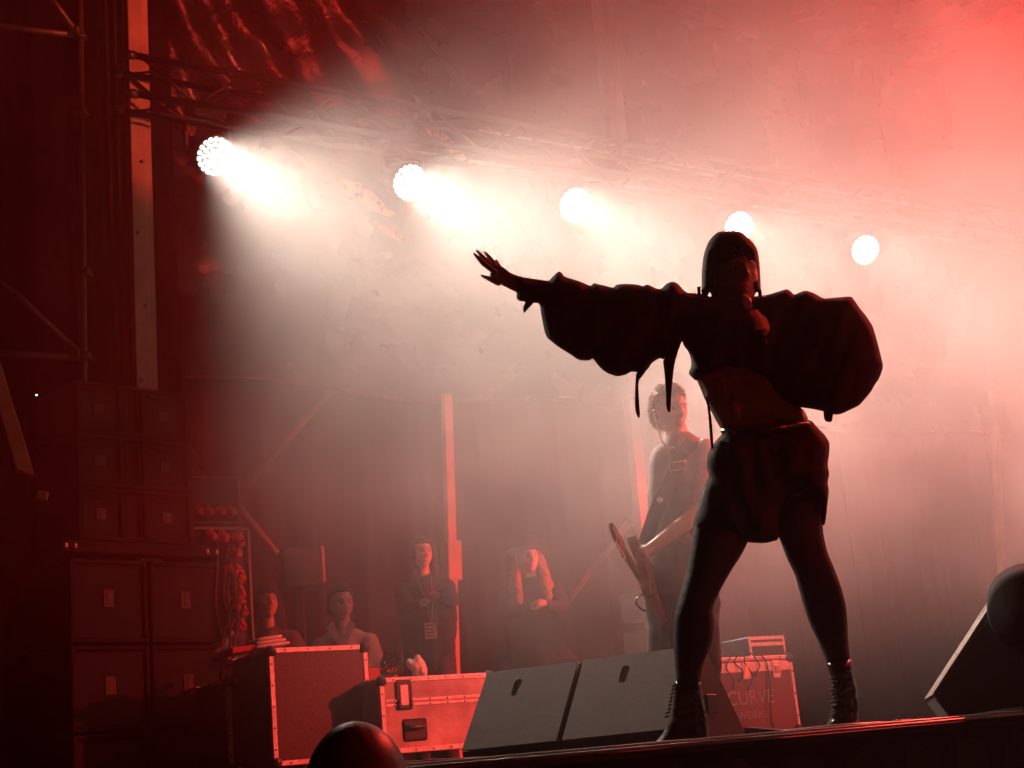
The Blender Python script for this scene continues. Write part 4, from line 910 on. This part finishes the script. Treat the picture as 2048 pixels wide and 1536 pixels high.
nk = MB(); nk.box((.05, -.020, .014), (GL - .02, .020, .034), .005, GM); nk.build('guitar_neck', mat('maple_neck', (.42, .26, .15), .4), gu, True)
hs_ = MB(); hs_.prism([(GL - .02, -.025), (GL + .03, -.045), (GL + .14, -.05), (GL + .17, -.02), (GL + .16, .02), (GL + .10, .03), (GL - .02, .025)], .0, .018, GM @ Matrix(((1, 0, 0, 0), (0, 0, 1, 0), (0, 1, 0, .01), (0, 0, 0, 1)))); hs_.build('headstock', MATS['guitar_lacquer'], gu, True)
GM2 = GM
for k in range(4):
    x = GL + .02 + k * .036
    MB().tube([GM @ Vector((x, -.05, .018)), GM @ Vector((x, -.075, .018))], .004, 6).build('tuner_post', STEEL, gu, True); MB().box((-.009, -.008, -.004), (.009, .008, .004), .002, GM @ Matrix.Translation((x, -.083, .018))).build('tuner_key', STEEL, gu, True)
MB().box((-.06, -.035, .021), (-.03, .035, .03), .002, GM).build('pickup', PLASTIC, gu, True); MB().box((-.18, -.04, .021), (-.15, .04, .032), .003, GM).build('bridge', STEEL, gu, True)
for k in range(4): MB().tube([GM @ Vector((-.165, -.015 + .01 * k, .036)), GM @ Vector((GL + .02, -.012 + .008 * k, .040))], .0012, 4).build('string', STEEL, gu, True)
spn = [K(560, 400, 6.99), K(505, 450, 6.97), K(478, 530, 6.96), K(430, 640, 6.95), K(385, 720, 6.94), K(345, 820, 6.95), K(312, 920, 6.96), K(300, 960, 6.97)]
sb_ = MB(); prev = None
for i, p in enumerate(spn):
    d = (spn[min(i + 1, 7)] - spn[max(i - 1, 0)]).normalized(); s_ = d.cross(Vector((0, -1, 0))).normalized() * .033; f_ = Vector((0, -.003, 0))
    cur = [sb_.bm.verts.new(q) for q in (p - s_ + f_, p + s_ + f_, p + s_ - f_, p - s_ - f_)]
    if prev:
        for k in range(4): sb_.bm.faces.new((prev[k], prev[(k + 1) % 4], cur[(k + 1) % 4], cur[k]))
    prev = cur
st_ = sb_.build('strap', CLOTH, gu, True)
bk_ = MB(); c0 = K(480, 525, 6.945)
bk_.tube([c0 + Vector((-.04, 0, -.022)), c0 + Vector((.035, 0, -.016)), c0 + Vector((.042, 0, .022)), c0 + Vector((-.033, 0, .016)), c0 + Vector((-.04, 0, -.022))], .005, 6); bk_.build('buckle', mat('bright_chrome', (.8, .78, .75), .15, metal=1), st_, True, True)
MB().lathe([(.016, -.004), (.014, .004), (.004, .007)], 14, Matrix.Translation(K(382, 714, 6.93)) @ Matrix.Rotation(math.pi / 2, 4, 'X')).build('strap_badge', MATS['bright_chrome'], st_, True, True)
lead = MB(); lead.tube([K(335, 1255, 7.0), K(285, 1230, 6.98), K(255, 1255, 6.97), K(252, 1285, 6.97), K(290, 1318, 6.98), K(345, 1328, 7.02), K(400, 1400, 7.15)], .005, 6); lead.build('jack_lead', CABLE, gu, True, True)

# ------------------------------------------------------------------ crew watching from the wings
def crew(label, C, yaw, pitch, skin, topm, legm, hairfn, hairm, hands=None, byaw=0., floor=0., hh=.23, lift=.016, slim=1., coat=0., rough=1., hseed=0, beard=0.):
    t = thing('person', label, 'person', (C.x, C.y, floor), 0, 'crew in the wings' if floor == 0 else None); s = (C.z - floor) / 1.60
    R = Matrix.Rotation(byaw, 3, 'Z'); L = lambda x, y, z: C + R @ Vector((x, y, z))
    zr = lambda z: floor - C.z + z
    shl, shr = L(-.175 * slim, .03, -.27), L(.175 * slim, .03, -.27); hz = -.30 - .50 * s
    hands = hands or (L(-.24, -.08, hz - .02), L(.24, -.08, hz - .02))
    limbs = []
    for sh_, hd, sx in ((shl, hands[0], -1), (shr, hands[1], 1)):
        mid = sh_.lerp(hd, .5); el = mid + R @ Vector((sx * .07, .05, -.07 if (sh_ - hd).length < .45 else 0)); limbs.append((sh_, el, hd))
    kn = [L(sx * .10, -.02, zr(.48 * s)) for sx in (-1, 1)]; an = [L(sx * .10, .04, zr(.08)) for sx in (-1, 1)]; hp_ = [L(sx * .095, .03, hz) for sx in (-1, 1)]
    caps = [(L(0, .03, -.10), .052, L(0, .04, -.24), .064)]
    tor = [(shl, .05, hp_[0], .085), (shr, .05, hp_[1], .085), (L(0, .03, -.29), .095, L(0, .03, hz), .11), (shl, .045, shr, .045), (L(0, .04, -.20), .055, shl, .04), (L(0, .04, -.20), .055, shr, .04)]
    arms = []
    for sh_, el, hd in limbs: arms += [(sh_, .052, el, .042), (el, .040, hd.lerp(el, .15), .028)]
    legs = []
    for k in range(2): legs += [(hp_[k], .085, kn[k], .06), (kn[k], .056, an[k], .04)]
    hand = []
    for sh_, el, hd in limbs:
        d = (hd - el).normalized(); sd = d.cross(ZV).normalized(); hand += [(hd - d * .03, .026, hd + d * .03, .030)]
        for k in range(4):
            b0 = hd + d * .03 + sd * (.011 * (k - 1.5) * 1.5); hand += [(b0, .0095, b0 + d * .035 + ZV * .008, .0085), (b0 + d * .035 + ZV * .008, .0085, b0 + d * (.055 - .006 * abs(k - 1.5)) - ZV * .008, .007)]
        hand += [(hd - sd * .025, .012, hd - sd * .042 + d * .035, .009)]
    feet = [(an[k] + Vector((0, 0, -.02)), .042, an[k] + R @ Vector((0, -.13, -.035)), .035) for k in range(2)]
    body_with_head('body', caps + tor + arms + legs + hand + feet, .012, head_geo(C, hh, yaw, pitch, 0, beard, 1.8), skin, t)
    g = lambda l, e: [(a, r + e, b, q + e) for a, r, b, q in l]
    tc = g(tor, .014 + coat) + g(arms, .012)
    if coat: tc += [(hp_[0] + Vector((-.05, 0, 0)), .13, L(-.17, 0, zr(.55 * s)), .15), (hp_[1] + Vector((.05, 0, 0)), .13, L(.22, 0, zr(.55 * s)), .16), (L(0, 0, hz), .15, L(0, 0, zr(.5 * s)), .17)]
    link('top', fuse('top', tc, .014, folds=.016, fs=7), topm, t, True, True)
    link('trousers', fuse('trousers', g(legs, .018), .016, folds=.010, fs=9), legm, t, True, True)
    sh2 = MB()
    for k in range(2): sh2.box((-.05, -.17, floor - an[k].z + .004), (.05, .07, floor - an[k].z + .10), .02, Matrix.Translation(an[k]))
    sh2.build('shoes', LEATH, t, True)
    if hairfn: hair('hair' if floor == 0 else 'cap', hairm, t, C + Vector((0, .006, .006)), hh, yaw, hairfn, rib=0., lift=lift, seed=hseed, rough=rough, strands=0 if floor else 350)
    return t, L
JEAN = mat('dark_trousers', (.03, .028, .03), .85, bump=.06, bscale=300)
BLK = mat('black_shirt', (.025, .02, .02), .9, bump=.06, bscale=300, spec=.2)
OLIVE = mat('olive_top', (.09, .06, .045), .85, bump=.06, bscale=300)
PALE = mat('pale_shirt', (.50, .42, .38), .85, var=.2, scale=14, bump=.08, bscale=200)
longhair = lambda x, y, z: (z > .50 - 1.0 * max(0, y) + .2 * noise.noise(Vector((x * 5, y * 5, 1)))) or y > -.12 or abs(x) > .80
C1 = P(534, 1208, 11.0)
t1p, L1p = crew('woman with dark hair looking up, behind the folded towel', C1, math.radians(28), -.18, SKD, OLIVE, JEAN, longhair, HAIRD, hseed=1)
link('long_locks', fuse('locks', [(C1 + Vector((sx * .08, .04, 0)), .035, C1 + Vector((sx * .10, .02, -.26)), .035) for sx in (-1, 1)], .010, folds=.012, fs=26), HAIRD, bpy.data.objects[t1p.name], True, True)
C2 = P(683, 1209, 10.4)
t2, L2 = crew('person in a pale open-collared shirt and dark cap behind the tall flight case', C2, math.radians(28), .10, SKL, PALE, JEAN, lambda x, y, z: y > .25 - z * .3 and z > -.5, HAIRD, hseed=2, slim=.95)
hair('cap', BLK, t2, C2 + Vector((0, .004, .012)), .235, math.radians(28), lambda x, y, z: z > .30 - .25 * y, lift=.022, rough=.25, seed=5)
for sx in (-1, 1): MB().prism([(sx * .02, -.30), (sx * .10, -.155), (sx * .055, -.12), (sx * .0, -.27)] if sx > 0 else [(sx * .02, -.30), (sx * .0, -.27), (sx * .055, -.12), (sx * .10, -.155)], -.105, -.093, Matrix.Translation(C2)).build('collar', PALE, t2, True)
C3 = P(844, 1108, 11.4)
hd3 = [P(846, 1205, 11.1), P(872, 1190, 11.1)]
t3p, L3p = crew('woman in black with a lanyard pass, hands at her chest, beside the slim post', C3, math.radians(24), 0., SKL, BLK, JEAN, longhair, HAIRD, hands=hd3, hseed=3)
link('long_locks', fuse('locks', [(C3 + Vector((sx * .08, .04, 0)), .035, C3 + Vector((sx * .09, .03, -.24)), .035) for sx in (-1, 1)], .010, folds=.012, fs=26), HAIRD, t3p, True, True)
pz = P(862, 1262, 11.2)
ly = MB(); ly.tube([C3 + Vector((-.05, -.09, -.19)), P(852, 1200, 11.17), P(861, 1246, 11.2)], .004, 5); ly.tube([C3 + Vector((.06, -.09, -.19)), P(866, 1200, 11.17), P(863, 1246, 11.2)], .004, 5); lo_ = ly.build('lanyard', mat('lanyard_ribbon', (.35, .2, .18), .8), t3p, True)
MB().box((-.045, -.004, -.06), (.045, .004, .06), .002, Matrix.Translation(pz + Vector((0, -.02, 0)))).build('pass_card', mat('pass_paper', (.7, .62, .58), .5), t3p, True)
for k in range(4): MB().box((-.035, -.0265, .035 - k * .025), (.03 - .01 * (k % 2), -.0245, .041 - k * .025), m=Matrix.Translation(pz)).build('printed_line', BLK, lo_, True)
C4 = P(1056, 1116, 10.9)
t4, L4 = crew('long-haired woman in a dark hat and coat, half her face lit red', C4, math.radians(20), 0.05, SKL, BLK, JEAN, None, HAIRR, hands=[P(1068, 1212, 10.6), P(1086, 1206, 10.62)], coat=.012, hseed=4)
hair('hair', HAIRR, t4, C4 + Vector((0, .006, .0)), .235, math.radians(20), lambda x, y, z: (z > .45 - .9 * max(0, y)) or y > -.12 or abs(x) > .86, lift=.02, seed=6)
lk = [(C4 + Vector((sx * .085, .01, -.02)), .035, C4 + Vector((sx * .12, -.03, -.22)), .045) for sx in (-1, 1)] + [(C4 + Vector((.10, -.02, -.15)), .045, C4 + Vector((.12, -.07, -.34)), .03), (C4 + Vector((-.10, -.02, -.15)), .04, C4 + Vector((-.09, -.08, -.32)), .03)]
link('long_locks', fuse('locks', lk, .010, folds=.012, fs=26), HAIRR, t4, True, True)
ht = MB(); HM = Matrix.Translation(C4 + Vector((0, .005, .055))) @ Matrix.Rotation(-.06, 4, 'X')
ht.lathe([(.15, -.012), (.165, -.002), (.150, .004), (.103, .008), (.100, .03), (.094, .085), (.07, .105), (.02, .11)], 32, HM); ht.build('hat', BLK, t4, True, True)
# someone crouching in the pit in front of the stage
C5 = P(716, 1602, 2.75)
t5, L5 = crew('person in a smooth dark red cap crouching in the pit in front of the cases', C5, math.radians(160), 0., SKD, BLK, JEAN, lambda x, y, z: z > -.2, mat('shiny_cap', (.09, .02, .018), .42, var=.3, scale=20, bump=.05, bscale=60), byaw=math.pi, floor=-1.30, lift=.018, rough=.04, hseed=9)
# ================================================================== haze and drifting stage smoke
def vol_mat(name, dens, col, g):
    m = bpy.data.materials.new(name); m.use_nodes = True; nt = m.node_tree; nt.nodes.clear()
    o = nt.nodes.new('ShaderNodeOutputMaterial'); v = nt.nodes.new('ShaderNodeVolumePrincipled')
    v.inputs['Color'].default_value = (*col, 1); v.inputs['Anisotropy'].default_value = g; v.inputs['Density'].default_value = dens
    nt.links.new(v.outputs[0], o.inputs['Volume']); return m, nt, v
m, nt, v = vol_mat('haze_air', HAZE_D, (.96, .94, .93), .25)
hz_ = MB().box((-31, -25, -2.5), (31, 31, 9.6)).build('haze', m); tag(hz_, 'thin pale haze filling the air of the stage', 'haze', kind='stuff')
m, nt, v = vol_mat('smoke_cloud', SMOKE_D, (.97, .95, .94), .25)
geo = nt.nodes.new('ShaderNodeNewGeometry'); sep = nt.nodes.new('ShaderNodeSeparateXYZ'); nt.links.new(geo.outputs['Position'], sep.inputs[0])
n1 = nt.nodes.new('ShaderNodeTexNoise'); n1.inputs['Scale'].default_value = .75; n1.inputs['Detail'].default_value = 3; n1.inputs['Roughness'].default_value = .55; n1.inputs['Distortion'].default_value = .5
nt.links.new(geo.outputs['Position'], n1.inputs['Vector'])
mr = nt.nodes.new('ShaderNodeMapRange'); mr.inputs[1].default_value = .45; mr.inputs[2].default_value = .60; mr.inputs[3].default_value = SMOKE_D * .28; mr.inputs[4].default_value = SMOKE_D
nt.links.new(n1.outputs['Fac'], mr.inputs[0]); cur = mr.outputs[0]
SB = ((-3.4, 7.0), (4.75, 15.4), (.02, 6.0))
SOFT = (((-3.4, -1.2), (5.2, 7.0)), ((4.75, 5.6), (7.5, 13.0)), ((-.25, 2.4), (2.7, 4.7)))
for ax, (lo, hi) in zip('XYZ', SOFT):
    for (v0, v1), (o0, o1) in ((lo, (0, 1)), (hi, (1, 0))):
        q = nt.nodes.new('ShaderNodeMapRange'); q.interpolation_type = 'SMOOTHSTEP'
        for k_, val in enumerate((v0, v1, o0, o1)): q.inputs[k_ + 1].default_value = val
        nt.links.new(sep.outputs[ax], q.inputs[0]); mu = nt.nodes.new('ShaderNodeMath'); mu.operation = 'MULTIPLY'; nt.links.new(cur, mu.inputs[0]); nt.links.new(q.outputs[0], mu.inputs[1]); cur = mu.outputs[0]
nt.links.new(cur, v.inputs['Density'])
sm_ = MB().box((SB[0][0], SB[1][0], SB[2][0]), (SB[0][1], SB[1][1], SB[2][1])).build('smoke', m); tag(sm_, 'billowing stage smoke drifting through the lamp beams', 'smoke', kind='stuff')
